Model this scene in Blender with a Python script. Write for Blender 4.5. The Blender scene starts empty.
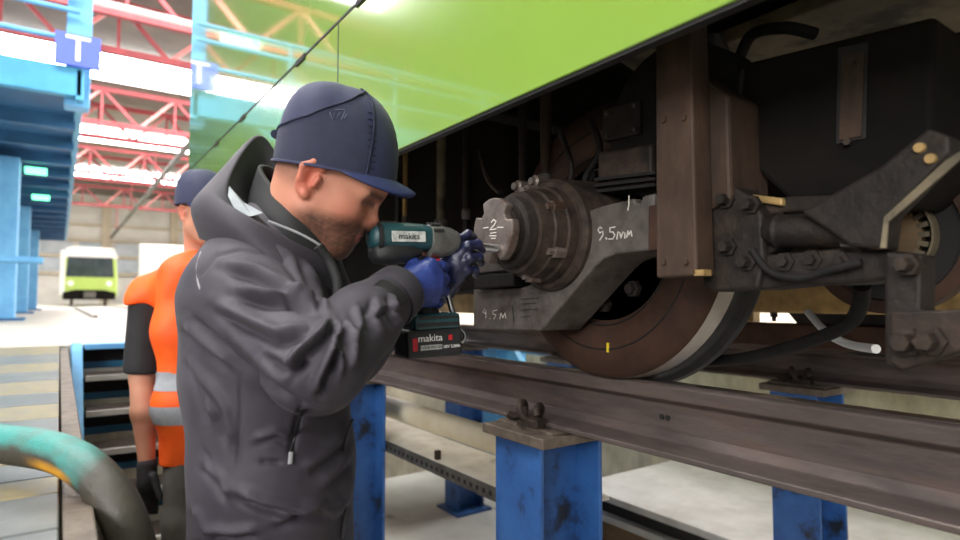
import bpy, bmesh, math, random
import numpy as np
from mathutils import Vector, Matrix, Euler

random.seed(7); np.random.seed(7)
SC = bpy.context.scene
COL = SC.collection
R = math.radians

# ------------------------------------------------------------------ camera, world, lights, exposure
# world frame: camera at the origin, +Y runs along the track away from us, +X to the vehicle, metres
TH = R(35.0); PITCH = math.atan(30 / 600.0); FPX = 600.0
cam_data = bpy.data.cameras.new('camera'); cam = bpy.data.objects.new('camera', cam_data); COL.objects.link(cam)
cam_data.sensor_width = 36.0; cam_data.lens = FPX / 960 * 36.0
cam_data.clip_start = 0.02; cam_data.clip_end = 300
cam.location = (0, 0, 0); cam.rotation_euler = (math.pi / 2 + PITCH, 0, -TH)
cam_data.dof.use_dof = True; cam_data.dof.focus_distance = 1.28; cam_data.dof.aperture_fstop = 2.8
SC.camera = cam
SC.view_settings.view_transform = 'Standard'; SC.view_settings.look = 'None'
SC.view_settings.gamma = 1.0; SC.view_settings.use_curve_mapping = False
SC.view_settings.exposure = 0.0

W = bpy.data.worlds.new('hall_daylight'); SC.world = W; W.use_nodes = True
bg = W.node_tree.nodes['Background']; bg.inputs[0].default_value = (1.0, 0.97, 0.93, 1); bg.inputs[1].default_value = 0.42
SKYLIGHT_STRENGTH = 14.0

def area(name, loc, target, sx, sy, power, col=(1, 1, 1)):
    l = bpy.data.lights.new(name, 'AREA'); l.shape = 'RECTANGLE'; l.size = sx; l.size_y = sy; l.energy = power; l.color = col
    o = bpy.data.objects.new(name, l); COL.objects.link(o); o.location = loc
    o.rotation_euler = (Vector(target) - Vector(loc)).to_track_quat('-Z', 'Y').to_euler()
    return o
# daylight from the roof lights above the aisle
area('skylight_lamp', (-3.5, 1.0, 7.4), (0.6, 1.3, 0), 7, 3, 480, (1, 0.98, 0.95))
# added fill for daylight from behind left of the camera, no windows there
area('window_lamp', (-8.0, -4.5, 3.2), (1.0, 1.2, -.1), 7, 4, 1250, (1, 0.985, 0.96))
# added warm fill before the blank wall beyond the vehicle, brightens pit and slab
area('window_lamp', (13.7, 0.5, 4.6), (2.2, 1.0, -.6), 10, 4, 4200, (1, 0.95, 0.86))

# ------------------------------------------------------------------ measuring helpers (photo pixel + a real distance -> point)
_f = Vector((math.sin(TH) * math.cos(PITCH), math.cos(TH) * math.cos(PITCH), math.sin(PITCH)))
_r = Vector((math.cos(TH), -math.sin(TH), 0)); _u = _r.cross(_f)
def ray(px, py): return _f + _r * ((px - 480) / FPX) - _u * ((py - 270) / FPX)
def P(px, py, d): return ray(px, py) * d
def PX(px, py, X): v = ray(px, py); return v * (X / v.x)
def PY(px, py, Y): v = ray(px, py); return v * (Y / v.y)
def PZ(px, py, Z): v = ray(px, py); return v * (Z / v.z)
CR = Vector((math.cos(TH), -math.sin(TH), 0)); CF = Vector((math.sin(TH), math.cos(TH), 0)); UP = Vector((0, 0, 1))

# ------------------------------------------------------------------ materials
def lin(c):
    c = [x / 255.0 for x in c]
    return tuple((x / 12.92 if x <= 0.04045 else ((x + 0.055) / 1.055) ** 2.4) for x in c) + (1.0,)
MATS = {}
def mat(name, c, c2=None, rough=0.5, metal=0.0, scale=6.0, lo=0.35, hi=0.65, bump=0.0, bscale=40.0, coat=0.0,
        detail=6.0, stretch=(1, 1, 1), c3=None, scale3=2.0, lo3=.55, hi3=.65, rvar=0.0, spec=0.5, sheen=0.0, trans=0.0, emit=0.0, alpha=1.0):
    m = bpy.data.materials.new(name); m.use_nodes = True; nt = m.node_tree; N = nt.nodes; L = nt.links
    b = N['Principled BSDF']
    b.inputs['Roughness'].default_value = rough; b.inputs['Metallic'].default_value = metal
    b.inputs['Specular IOR Level'].default_value = spec
    b.inputs['Coat Weight'].default_value = coat; b.inputs['Coat Roughness'].default_value = 0.04
    b.inputs['Sheen Weight'].default_value = sheen; b.inputs['Transmission Weight'].default_value = trans
    b.inputs['Base Color'].default_value = lin(c); b.inputs['Alpha'].default_value = alpha
    if emit: b.inputs['Emission Color'].default_value = lin(c); b.inputs['Emission Strength'].default_value = emit
    tc = N.new('ShaderNodeTexCoord'); mp = N.new('ShaderNodeMapping'); mp.inputs['Scale'].default_value = stretch
    L.new(tc.outputs['Object'], mp.inputs['Vector'])
    def noise(s, d=detail):
        n = N.new('ShaderNodeTexNoise'); n.inputs['Scale'].default_value = s; n.inputs['Detail'].default_value = d; n.inputs['Roughness'].default_value = 0.62
        L.new(mp.outputs['Vector'], n.inputs['Vector']); return n
    def ramp(src, a, z):
        r = N.new('ShaderNodeMapRange'); r.inputs['From Min'].default_value = a; r.inputs['From Max'].default_value = z
        L.new(src, r.inputs['Value']); return r
    cur = None
    if c2:
        n = noise(scale); r = ramp(n.outputs['Fac'], lo, hi)
        mx = N.new('ShaderNodeMix'); mx.data_type = 'RGBA'; mx.inputs['A'].default_value = lin(c); mx.inputs['B'].default_value = lin(c2)
        L.new(r.outputs['Result'], mx.inputs['Factor']); cur = mx.outputs['Result']
        if rvar:
            rr = N.new('ShaderNodeMapRange'); rr.inputs['To Min'].default_value = rough; rr.inputs['To Max'].default_value = min(1, rough + rvar)
            L.new(r.outputs['Result'], rr.inputs['Value']); L.new(rr.outputs['Result'], b.inputs['Roughness'])
    if c3:
        n = noise(scale3, 8); r = ramp(n.outputs['Fac'], lo3, hi3)
        mx = N.new('ShaderNodeMix'); mx.data_type = 'RGBA'; mx.inputs['B'].default_value = lin(c3)
        if cur: L.new(cur, mx.inputs['A'])
        else: mx.inputs['A'].default_value = lin(c)
        L.new(r.outputs['Result'], mx.inputs['Factor']); cur = mx.outputs['Result']
    if cur: L.new(cur, b.inputs['Base Color'])
    if bump:
        n = noise(bscale, 5); bp = N.new('ShaderNodeBump'); bp.inputs['Strength'].default_value = bump; bp.inputs['Distance'].default_value = 0.01
        L.new(n.outputs['Fac'], bp.inputs['Height']); L.new(bp.outputs['Normal'], b.inputs['Normal'])
    MATS[name] = m
    return m

# ------------------------------------------------------------------ mesh builder
def frame_from(d):
    d = Vector(d).normalized(); a = Vector((0, 0, 1)) if abs(d.z) < 0.9 else Vector((1, 0, 0))
    u = d.cross(a).normalized(); v = d.cross(u).normalized(); return u, v, d
def wloc(o):
    v = Vector((0, 0, 0))
    while o is not None: v += o.location; o = o.parent
    return v
class MB:
    def __init__(s): s.v = []; s.f = []
    def add(s, vs, fs):
        o = len(s.v); s.v += [Vector(x) for x in vs]; s.f += [tuple(i + o for i in f) for f in fs]; return s
    def box(s, lo, hi):
        x0, y0, z0 = lo; x1, y1, z1 = hi
        return s.hexa([(x0,y0,z0),(x1,y0,z0),(x1,y1,z0),(x0,y1,z0),(x0,y0,z1),(x1,y0,z1),(x1,y1,z1),(x0,y1,z1)])
    def hexa(s, p): return s.add(p, [(3,2,1,0),(4,5,6,7),(0,1,5,4),(1,2,6,5),(2,3,7,6),(3,0,4,7)])
    def obox(s, c, u, v, w, hu, hv, hw):
        c = Vector(c); u = Vector(u).normalized()*hu; v = Vector(v).normalized()*hv; w = Vector(w).normalized()*hw
        return s.hexa([c-u-v-w, c+u-v-w, c+u+v-w, c-u+v-w, c-u-v+w, c+u-v+w, c+u+v+w, c-u+v+w])
    def bar(s, a, b, w, h, upv=(0,0,1)):
        a = Vector(a); b = Vector(b); d = (b-a); l = d.length; d.normalize(); upv = Vector(upv)
        if abs(d.dot(upv)) > .97: upv = Vector((1,0,0))
        u = d.cross(upv).normalized(); v = u.cross(d).normalized()
        return s.obox((a+b)/2, d, u, v, l/2, w/2, h/2)
    def prism(s, poly, ext):
        n = len(poly); poly = [Vector(p) for p in poly]; e = Vector(ext)
        vs = poly + [p+e for p in poly]
        return s.add(vs, [tuple(range(n))[::-1], tuple(range(n, 2*n))] + [(i, (i+1) % n, n+(i+1) % n, n+i) for i in range(n)])
    def rings(s, rs, closed=True, cap0=True, cap1=True):
        n = len(rs[0]); o = len(s.v)
        for r in rs: s.v += [Vector(p) for p in r]
        for k in range(len(rs)-1):
            for i in range(n if closed else n-1):
                j = (i+1) % n; s.f.append((o+k*n+i, o+k*n+j, o+(k+1)*n+j, o+(k+1)*n+i))
        if cap0: s.f.append(tuple(o+i for i in range(n))[::-1])
        if cap1: s.f.append(tuple(o+(len(rs)-1)*n+i for i in range(n)))
        return s
    def lathe(s, org, axis, prof, n=32, a0=0.0, caps=True):   # prof: (distance along axis, radius)
        u, v, d = frame_from(axis); org = Vector(org)
        rs = [[org + d*h + (u*math.cos(a0+2*math.pi*i/n) + v*math.sin(a0+2*math.pi*i/n))*max(r, 1e-4) for i in range(n)] for h, r in prof]
        return s.rings(rs, cap0=caps, cap1=caps)
    def cyl(s, a, b, r, n=20, r2=None):
        a = Vector(a); b = Vector(b); return s.lathe(a, b-a, [(0, r), ((b-a).length, r if r2 is None else r2)], n)
    def tube(s, pts, r, n=12, rfun=None):
        pts = [Vector(p) for p in pts]; rs = []; u = None
        for i, p in enumerate(pts):
            t = (pts[min(i+1, len(pts)-1)] - pts[max(i-1, 0)]).normalized()
            if u is None: u = frame_from(t)[0]
            u = (u - t*u.dot(t)).normalized(); v = t.cross(u)
            rr = rfun(i/(len(pts)-1)) if rfun else r
            rs.append([p + (u*math.cos(2*math.pi*k/n) + v*math.sin(2*math.pi*k/n))*rr for k in range(n)])
        return s.rings(rs)
    def build(s, name, m, parent=None, smooth=None, bevel=0.0, seg=2, subsurf=0):
        me = bpy.data.meshes.new(name); off = wloc(parent) if parent else Vector((0, 0, 0))
        base = off
        if parent is None and s.v:      # origin at the base centre
            xs = [v.x for v in s.v]; ys = [v.y for v in s.v]; zs = [v.z for v in s.v]
            base = Vector(((min(xs)+max(xs))/2, (min(ys)+max(ys))/2, min(zs)))
        me.from_pydata([tuple(v-base) for v in s.v], [], s.f)
        bm = bmesh.new(); bm.from_mesh(me); bmesh.ops.recalc_face_normals(bm, faces=bm.faces); bm.to_mesh(me); bm.free()
        o = bpy.data.objects.new(name, me); COL.objects.link(o)
        if parent: o.parent = parent
        else: o.location = base
        me.materials.append(m if not isinstance(m, str) else MATS[m])
        if smooth is not None:
            me.polygons.foreach_set('use_smooth', [True]*len(me.polygons))
            me.set_sharp_from_angle(angle=R(smooth))
        if bevel:
            b = o.modifiers.new('bevel', 'BEVEL'); b.width = bevel; b.segments = seg; b.limit_method = 'ANGLE'; b.angle_limit = R(35); b.harden_normals = False
        if subsurf:
            b = o.modifiers.new('sub', 'SUBSURF'); b.levels = subsurf; b.render_levels = subsurf
        return o
def tag(o, label, cat, group=None):
    o['label'] = label; o['category'] = cat
    if group: o['group'] = group
    return o
def struct(o): o['kind'] = 'structure'; return o
def thing(name, label, cat, loc=(0, 0, 0), group=None):
    o = bpy.data.objects.new(name, None); COL.objects.link(o); o.location = loc; o.empty_display_size = 0.1
    return tag(o, label, cat, group)
def spline(pts, n=8, closed=False):
    pts = [Vector(p) for p in pts]; out = []; N = len(pts); rng = N if closed else N-1
    for i in range(rng):
        if closed: p0, p1, p2, p3 = pts[(i-1) % N], pts[i], pts[(i+1) % N], pts[(i+2) % N]
        else: p0, p1, p2, p3 = pts[max(i-1, 0)], pts[i], pts[i+1], pts[min(i+2, N-1)]
        for k in range(n):
            t = k/n
            out.append(0.5*((2*p1) + (p2-p0)*t + (2*p0-5*p1+4*p2-p3)*t*t + (3*p1-p0-3*p2+p3)*t*t*t))
    if not closed: out.append(pts[-1])
    return out
def ribbon(mb, pts, nrm, w, h=0.0006):   # a painted or chalked stroke lying on a surface
    pts = [Vector(p) for p in pts]; nrm = Vector(nrm).normalized()
    for a, b in zip(pts[:-1], pts[1:]):
        d = (b-a); e = d.normalized()*w*.4
        mb.obox((a+b)/2 + nrm*h*.5, d, nrm.cross(d), nrm, d.length/2 + w*.4, w/2, h)
def text_obj(name, body, size, org, u, v, m, parent, align='CENTER', depth=0.0005):
    cu = bpy.data.curves.new(name, 'FONT'); cu.body = body; cu.size = size; cu.align_x = align; cu.align_y = 'CENTER'; cu.extrude = depth
    t = bpy.data.objects.new(name + '_tmp', cu); COL.objects.link(t)
    dg = bpy.context.evaluated_depsgraph_get(); me = bpy.data.meshes.new_from_object(t.evaluated_get(dg))
    COL.objects.unlink(t); bpy.data.objects.remove(t)
    u = Vector(u).normalized(); v = Vector(v).normalized(); w = u.cross(v); org = Vector(org) - (wloc(parent) if parent else Vector((0, 0, 0)))
    me.transform(Matrix(((u.x, v.x, w.x, org.x), (u.y, v.y, w.y, org.y), (u.z, v.z, w.z, org.z), (0, 0, 0, 1))))
    me.materials.clear(); me.materials.append(MATS[m])
    o = bpy.data.objects.new(name, me); COL.objects.link(o)
    if parent: o.parent = parent
    return o

# palette
mat('concrete', (168,163,152), (132,126,116), rough=.85, scale=3, bump=.25, c3=(92,86,78), scale3=1.3, lo3=.58, hi3=.75)
mat('pit_floor', (206,204,198), (180,177,170), rough=.6, scale=2, bump=.12, c3=(84,80,76), scale3=1.1, lo3=.6, hi3=.7)
mat('pit_wall', (204,194,172), (164,154,134), rough=.85, scale=7, bump=.3, stretch=(1,1,.5))
mat('hall_floor', (196,188,176), (170,163,152), rough=.42, scale=1.4, bump=.03)
mat('plate_grey', (108,109,107), (80,85,88), rough=.38, scale=9, c3=(96,92,84), scale3=5, lo3=.6, hi3=.75, bump=.06)
mat('plate_yellow', (140,124,80), (102,98,84), rough=.42, scale=14, lo=.3, hi=.75, c3=(112,108,98), scale3=22, lo3=.52, hi3=.66, bump=.06)
mat('sky_blue', (104,168,214), (88,150,202), rough=.45, scale=4)
mat('deck_blue', (74,152,190), (58,132,176), rough=.45, scale=2)
mat('deck_dark', (38,92,138), (28,74,116), rough=.5, scale=2)
mat('post_blue', (52,98,160), (38,76,134), rough=.42, scale=9, c3=(34,38,44), scale3=9, lo3=.54, hi3=.66, bump=.08, bscale=60)
mat('rust_steel', (104,92,88), (76,68,66), rough=.42, metal=.35, scale=14, stretch=(1,.3,1.6), c3=(112,88,78), scale3=6, lo3=.52, hi3=.74, bump=.2, rvar=.25)
mat('rail_top', (150,142,140), (110,100,98), rough=.28, metal=.8, scale=10, stretch=(1,.2,1))
mat('plate_worn', (122,110,98), (86,76,68), rough=.6, metal=.3, scale=16, bump=.25)
mat('clip_iron', (70,58,50), (48,40,36), rough=.6, metal=.4, scale=30, bump=.3)
mat('truss_red', (168,66,70), (142,50,56), rough=.5, scale=2)
mat('truss_pink', (226,140,136), (206,112,110), rough=.5, scale=2)
mat('roof_sheet', (132,124,116), (114,107,100), rough=.7, scale=.8)
mat('wall_white', (226,222,214), (206,202,194), rough=.6, scale=.6)
mat('wall_beige', (206,192,168), (190,176,152), rough=.6, scale=.8)
mat('window_grey', (168,178,186), (196,202,206), rough=.15, scale=.8)
mat('white_paint', (232,232,230), rough=.4)
mat('far_green', (186,214,112), (178,206,104), rough=.25, coat=.4, scale=1.5)
mat('green_paint', (124,157,62), (120,153,62), rough=.16, coat=.7, scale=1.5, spec=.5)
mat('green_upper', (128,166,80), (124,162,78), rough=.07, coat=1.0, scale=1.5, spec=.7)
mat('seam_black', (26,26,24), rough=.7)
mat('sill_black', (16,15,14), (22,20,19), rough=.6, scale=20)
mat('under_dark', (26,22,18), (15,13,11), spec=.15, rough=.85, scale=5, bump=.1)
mat('under_beige', (128,116,92), (96,86,68), rough=.7, scale=6, c3=(60,54,46), scale3=4)
mat('sign_blue', (78,96,200), rough=.5)
mat('sky_panel', (255,255,255), rough=.5, emit=SKYLIGHT_STRENGTH)
mat('lamp_green', (120,255,190), emit=3)
mat('black_rubber', (24,23,22), (34,32,31), spec=.2, rough=.7, scale=30, bump=.1)
mat('glass_dark', (46,56,62), (70,80,84), rough=.08, scale=1.5, spec=.7)
mat('cream_pvc', (232,222,196), (214,200,170), rough=.35, scale=4, c3=(176,160,128), scale3=8, lo3=.66, hi3=.85)
mat('tray_white', (232,228,216), (206,200,186), rough=.5, scale=8, c3=(120,110,96), scale3=10, lo3=.62, hi3=.75)
mat('tray_steel', (112,110,106), (80,76,72), rough=.5, metal=.5, scale=14)
mat('slab_white', (196,194,188), (170,167,160), rough=.55, scale=4, bump=.05)
mat('wood_brown', (120,96,66), (84,66,46), rough=.8, scale=8, stretch=(1,.1,1), bump=.2)
mat('machine_blue', (96,176,226), rough=.45)
# ------------------------------------------------------------------ the setting: pit, hall floor, walls, roof
HF = -0.30          # hall floor
AF = -1.33          # aisle floor where the men stand
PF = -1.56          # pit floor between the rails
fl = struct(MB().box((-14, 4.84, HF-.3), (26, 58, HF)).build('floor', 'hall_floor'))
walk = struct(MB().box((-14, -3.5, HF-.3), (-.06, 4.84, HF-.012)).build('floor_walkway', 'hall_floor'))
struct(MB().box((3.95, -3.5, HF-.3), (26, 4.84, HF)).build('floor_right', 'hall_floor'))
struct(MB().box((-.06, -3.5, AF-.25), (1.02, 4.84, AF)).build('floor_aisle', 'concrete'))
struct(MB().box((1.02, -3.5, PF-.2), (3.76, 9, PF)).build('floor_pit', 'pit_floor'))
struct(MB().box((-.30, -3.5, AF-.25), (-.06, 4.84, HF-.02)).build('wall_pit_left', 'pit_wall'))
struct(MB().box((3.76, -3.5, PF), (3.95, 8.0, -.43)).build('wall_pit_right', 'pit_wall'))
struct(MB().box((3.72, -3.5, -.43), (3.95, 4.84, -.33)).build('trim_2', 'wood_brown', bevel=.006))
struct(MB().box((-.06, 4.84, AF-.25), (3.76, 5.0, HF-.3)).build('wall_pit_end', 'pit_wall'))
# chequer plates of the walkway, grey and yellow by turns, each its own plate
ys = [(-.6,.2,'g'),(.2,.62,'g'),(.62,.98,'g'),(.98,1.16,'g'),(1.16,1.27,'y'),(1.27,1.4,'g'),(1.4,1.53,'y'),(1.53,1.9,'g'),(1.9,2.15,'y'),(2.15,2.42,'g'),(2.42,2.78,'y'),(2.78,3.15,'g'),(3.15,3.55,'y'),(3.55,4.1,'g'),(4.1,4.84,'y')]
for a, b, c in ys:
    for x0, x1 in ((-2.4,-1.24),(-1.24,-.42),(-.42,.012)):
        m = 'plate_yellow' if c == 'y' and not (x0 < -2 and a < 1.6) else 'plate_grey'
        if c == 'y' and a < 1.5 and x0 > -.5 and a < 1.3: m = 'plate_yellow'
        MB().box((x0+.004, a+.003, HF-.012), (x1-.004, b-.003, HF)).build('floor_plate', m, walk, bevel=.002, seg=1)
# slotted steel kerb along the pit edge
kerb = struct(MB().box((.012, -2, HF-.16), (.05, 4.6, HF-.004)).build('trim_1', 'plate_worn', bevel=.003))
for i in range(26):
    y = .30 + i*.085
    MB().box((.049, y, HF-.060), (.0535, y+.035, HF-.035)).build('slot', 'seam_black', kerb)

# far end wall with columns, rails and window panels
fw = struct(MB().box((-14, 58, HF), (26, 58.4, 9.5)).build('wall_back', 'wall_white'))
for x in np.arange(-12, 12, 5.0):
    MB().box((x-.3, 57.6, HF), (x+.3, 58, 8)).build('column', 'wall_beige', fw)
for z in (2.1, 3.5, 4.8, 6.1):
    MB().box((-12, 57.75, z-.09), (12, 58, z+.09)).build('rail', 'wall_beige', fw)
for i in range(9):
    for j in range(2):
        x = -11.5 + i*2.5; z = 2.3 + j*1.4
        MB().box((x+.15, 57.9, z), (x+2.2, 57.99, z+1.05)).build('window_pane', 'window_grey', fw)
# roof with translucent skylight bands across the hall
roof = struct(MB().box((-14, -8, 8.6), (26, 58, 8.9)).build('ceiling', 'roof_sheet'))
for k, y in enumerate((3.5, 14.3, 25.2, 36.0, 46.8)):
    struct(MB().box(((-6 if k < 2 else -9), y-1.35, 8.35), (25, y+1.35, 8.5)).build('window_%d' % (k+1), 'sky_panel'))
# right-hand hall wall beyond the vehicle
struct(MB().box((14, -6, HF), (14.3, 58, 8.6)).build('wall_right', 'wall_beige'))

# red lattice trusses
def truss(y, x0, x1, zb, zt, label, mt='truss_red'):
    t = thing('roof_truss', label, 'truss', (0, y, zb), 'red lattice trusses under the roof')
    MB().box((x0, y-.09, zb-.09), (x1, y+.09, zb+.09)).build('bottom_chord', mt, t)
    MB().box((x0, y-.09, zt-.09), (x1, y+.09, zt+.09)).build('top_chord', mt, t)
    n = int((x1-x0)/1.25)
    for i in range(n):
        a = x0 + (x1-x0)*i/n; b = x0 + (x1-x0)*(i+1)/n
        p, q = ((a, y, zb), (b, y, zt)) if i % 2 == 0 else ((a, y, zt), (b, y, zb))
        MB().bar(p, q, .11, .11, (0, 1, 0)).build('diagonal', mt if i % 2 else 'truss_pink', t)
        if i % 2: MB().bar((a, y, zb), (a, y, zt), .08, .08, (0, 1, 0)).build('vertical', 'truss_red', t)
    return t
names = ['nearest', 'second', 'third', 'fourth', 'fifth', 'sixth', 'seventh', 'farthest']
for k, y in enumerate((9.6, 16.6, 19.2, 27.4, 29.8, 38.4, 40.6, 51.5)):
    truss(y, -13, 14, 6.9, 8.25, 'red and pink lattice roof truss, %s of the row under the roof' % names[k])
# white cable duct and pale overhead conductor rail
oh = thing('overhead_rail', 'grey overhead conductor rail running diagonally up towards the green car body', 'overhead rail', (3.3, 35, 5.0))
MB().bar((3.3, 14, 5.05), (3.3, 57, 5.05), .16, .14).build('bar', 'tray_steel', oh, bevel=.02)
for y in (19.2, 29.8, 40.6, 51.5): MB().cyl((3.3, y, 5.1), (3.3, y, 6.85), .03, 8).build('hanger', 'truss_red', oh)
tag(MB().cyl((-9, 12.2, 5.2), (6, 12.2, 5.2), .06, 12).build('overhead_pipe', 'white_paint', smooth=40), 'thin white pipe crossing the hall below the roof truss', 'pipe')

# blue raised work platform at the left
dk = thing('work_platform', 'blue steel raised work platform on columns at the left of the hall', 'platform', (-2, 15, HF))
DZ = 2.27
MB().box((-5, 8, DZ), (.12, 27, DZ+.06)).build('deck', 'deck_dark', dk)
MB().box((-5, 7.9, DZ-.02), (.14, 8.02, DZ+.30)).build('fascia', 'deck_blue', dk, bevel=.01)
MB().box((.08, 7.9, DZ-.06), (.16, 27, DZ+.28)).build('edge_beam', 'deck_blue', dk, bevel=.01)
MB().prism([(-.62, 7.9, DZ-.06), (-5, 7.9, DZ-.06), (-5, 7.9, DZ-1.6), (-2.2, 7.9, DZ-1.05)], (0, .08, 0)).build('gusset', 'deck_blue', dk)
for i in range(15):
    y = 8.9 + i*1.22
    MB().box((-5, y, DZ-.16), (.1, y+.12, DZ)).build('joist', 'deck_dark', dk)
for x, y, w in ((-.78, 11.2, .5), (-.78, 16.8, .4), (-.75, 22.4, .4)):
    c = MB().box((x-w/2, y-.2, HF), (x+w/2, y+.2, DZ-.18)).build('column', 'sky_blue', dk, bevel=.01)
    MB().box((x-w/2-.12, y-.3, HF), (x+w/2+.12, y+.3, HF+.04)).build('foot_plate', 'deck_dark', c)
MB().box((-.02, 8.03, DZ-.1), (.22, 8.27, DZ+3.2)).build('post', 'sky_blue', dk, bevel=.01)
for z in (.95, 1.15, .62):
    MB().cyl((-5, 7.95, DZ+z), (.1, 7.95, DZ+z), .028, 10).build('handrail', 'sky_blue', dk, smooth=40)
for x in (-1.05, -2.6, -4.2):
    MB().cyl((x, 7.93, DZ-.05), (x, 7.93, DZ+1.15), .03, 10).build('baluster', 'sky_blue', dk, smooth=40)
for y in (11.6, 14.6):
    MB().box((-.5, y, DZ-.27), (-.22, y+.24, DZ-.2)).build('lamp', 'lamp_green', dk)
sg = thing('platform_sign', 'square blue sign with a white letter T on the platform post', 'sign', (.0, 7.86, DZ+.3))
MB().box((-.12, 7.84, DZ+.30), (.30, 7.895, DZ+.65)).build('panel', 'sign_blue', sg)
text_obj('letter', 'T', .40, (.09, 7.835, DZ+.475), (1, 0, 0), (0, 0, 1), 'white_paint', sg)
b_ = tag(MB().box((-.98, 9.2, DZ+1.5), (-.42, 9.26, DZ+1.72)).build('banner', 'white_paint'), 'small white and green banner above the platform handrail', 'banner')
for x in (-.9, -.72, -.56): MB().box((x-.05, 9.19, DZ+1.54), (x+.05, 9.2, DZ+1.68)).build('mark', 'lamp_green', b_)

# things standing in the far hall
cab = thing('equipment_cabinet', 'white equipment cabinet standing under the blue platform', 'cabinet', (-1.0, 24.5, HF))
MB().box((-1.55, 24.2, HF), (-.75, 24.9, HF+2.3)).build('body', 'white_paint', cab, bevel=.02)
MB().box((-1.5, 24.17, HF+.1), (-.8, 24.2, HF+2.2)).build('door', 'wall_white', cab, bevel=.01)
tag(MB().cyl((-5, 10.4, HF+.85), (-.2, 10.4, HF+.85), .05, 10).build('barrier_rail', 'sky_blue', smooth=40), 'light blue horizontal barrier rail under the platform', 'barrier')
van = thing('wall_locker', 'white locker block against the back wall beside the worker', 'locker', (6.8, 52, HF))
MB().box((4.9, 52, HF), (9.3, 53, 4.3)).build('body', 'white_paint', van, bevel=.03)
for x in (5.5, 7.0, 8.4): MB().box((x-.55, 51.96, .3), (x+.55, 52, 3.9)).build('door', 'wall_white', van)
bc = tag(MB().box((5.6, 44, HF), (8.2, 45, 2.3)).build('blue_crate', 'machine_blue', bevel=.03), 'pale blue machine housing near the back wall', 'machine')

# far railcar
ft = thing('railcar', 'small light green railcar seen head-on at the far end of the hall', 'railcar', (1.22, 35.5, HF))
cx, fy, zb = 1.22, 35.5, HF+.12
def sec(y, ins, ztop): 
    w = 1.2-ins
    return [(cx-w, y, zb+.35), (cx+w, y, zb+.35), (cx+w+.0, y, zb+1.2), (cx+w-.1, y, zb+ztop-.25), (cx+w-.35, y, zb+ztop), (cx-w+.35, y, zb+ztop), (cx-w+.1, y, zb+ztop-.25), (cx-w, y, zb+1.2)]
MB().rings([sec(fy, .05, 2.72), sec(fy+.25, 0, 2.8), sec(fy+12, 0, 2.8)]).build('body', 'far_green', ft, bevel=.05)
MB().prism([(cx-1.18, fy-.02, zb+2.25), (cx+1.18, fy-.02, zb+2.25), (cx+1.0, fy-.02, zb+2.72), (cx+.8, fy-.02, zb+2.8), (cx-.8, fy-.02, zb+2.8), (cx-1.0, fy-.02, zb+2.72)], (0, .1, 0)).build('roof_front', 'white_paint', ft, bevel=.03)
MB().box((cx-1.24, fy-.03, zb+.4), (cx-1.02, fy+.3, zb+2.6)).build('corner_pillar', 'white_paint', ft, bevel=.04)
ws = MB().prism([(cx-1.0, fy-.04, zb+1.32), (cx+1.0, fy-.04, zb+1.32), (cx+.94, fy-.04, zb+2.3), (cx-.94, fy-.04, zb+2.3)], (0, .03, 0)).build('windscreen', 'glass_dark', ft, bevel=.04)
MB().bar((cx-.5, fy-.06, zb+1.38), (cx-.1, fy-.06, zb+1.95), .03, .03).build('wiper', 'seam_black', ws)
for s in (-1, 1):
    MB().lathe((cx+s*.8, fy-.05, zb+1.0), (0, 1, 0), [(0, .12), (.06, .14)], 16).build('headlight', 'white_paint', ft, smooth=40)
MB().prism([(cx-1.1, fy-.1, zb+.2), (cx+1.1, fy-.1, zb+.2), (cx+1.1, fy-.1, zb+.55), (cx+.6, fy-.1, zb+.68), (cx-.6, fy-.1, zb+.68), (cx-1.1, fy-.1, zb+.55)], (0, .4, 0)).build('bumper', 'under_dark', ft, bevel=.02)
MB().box((cx-.25, fy-.35, zb+.28), (cx+.25, fy, zb+.58)).build('coupler', 'tray_steel', ft, bevel=.03)
for s in (-1, 1): MB().lathe((cx+s*.72-.06, fy+1.0, HF+.33), (1, 0, 0), [(0, .33), (.12, .33)], 20).build('wheel', 'rust_steel', ft)
for s in (-1, 1):
    tag(MB().box((cx+s*.72-.04, 12, HF), (cx+s*.72+.04, 45, HF+.04)).build('floor_rail', 'rail_top'), 'steel rail set in the hall floor, %s of the two before the far railcar' % ('left' if s < 0 else 'right'), 'rail')

# stairs down into the aisle
st = thing('pit_stairs', 'light blue open steel stairs leading down from the hall floor into the pit', 'stairs', (.5, 4.0, AF))
for i in range(6):
    y = 4.74 - i*.235; z = HF + .02 - i*.172
    t = MB().box((.14, y-.24, z-.03), (.94, y, z)).build('tread', 'clip_iron' if i else 'sky_blue', st, bevel=.004)
    MB().box((.14, y-.255, z-.028), (.94, y-.24, z+.003)).build('nosing', 'slab_white' if i else 'sky_blue', t)
    MB().box((.135, y-.012, z-.17), (.935, y-.004, z-.031)).build('gap_shade', 'sill_black', st)  # black sheet added to darken the gap behind the open tread
    MB().box((.14, y-.03, z-.165), (.94, y-.015, z-.125)).build('riser_bar', 'deck_blue', st)
for x in (.07, .94):
    MB().prism([(x, 4.84, HF+.02), (x, 4.6, HF+.02), (x, 3.2, AF+.12), (x, 3.2, AF), (x, 3.5, AF), (x, 4.84, HF-.28)], (.06, 0, 0)).build('stringer', 'sky_blue', st, bevel=.004)

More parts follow.
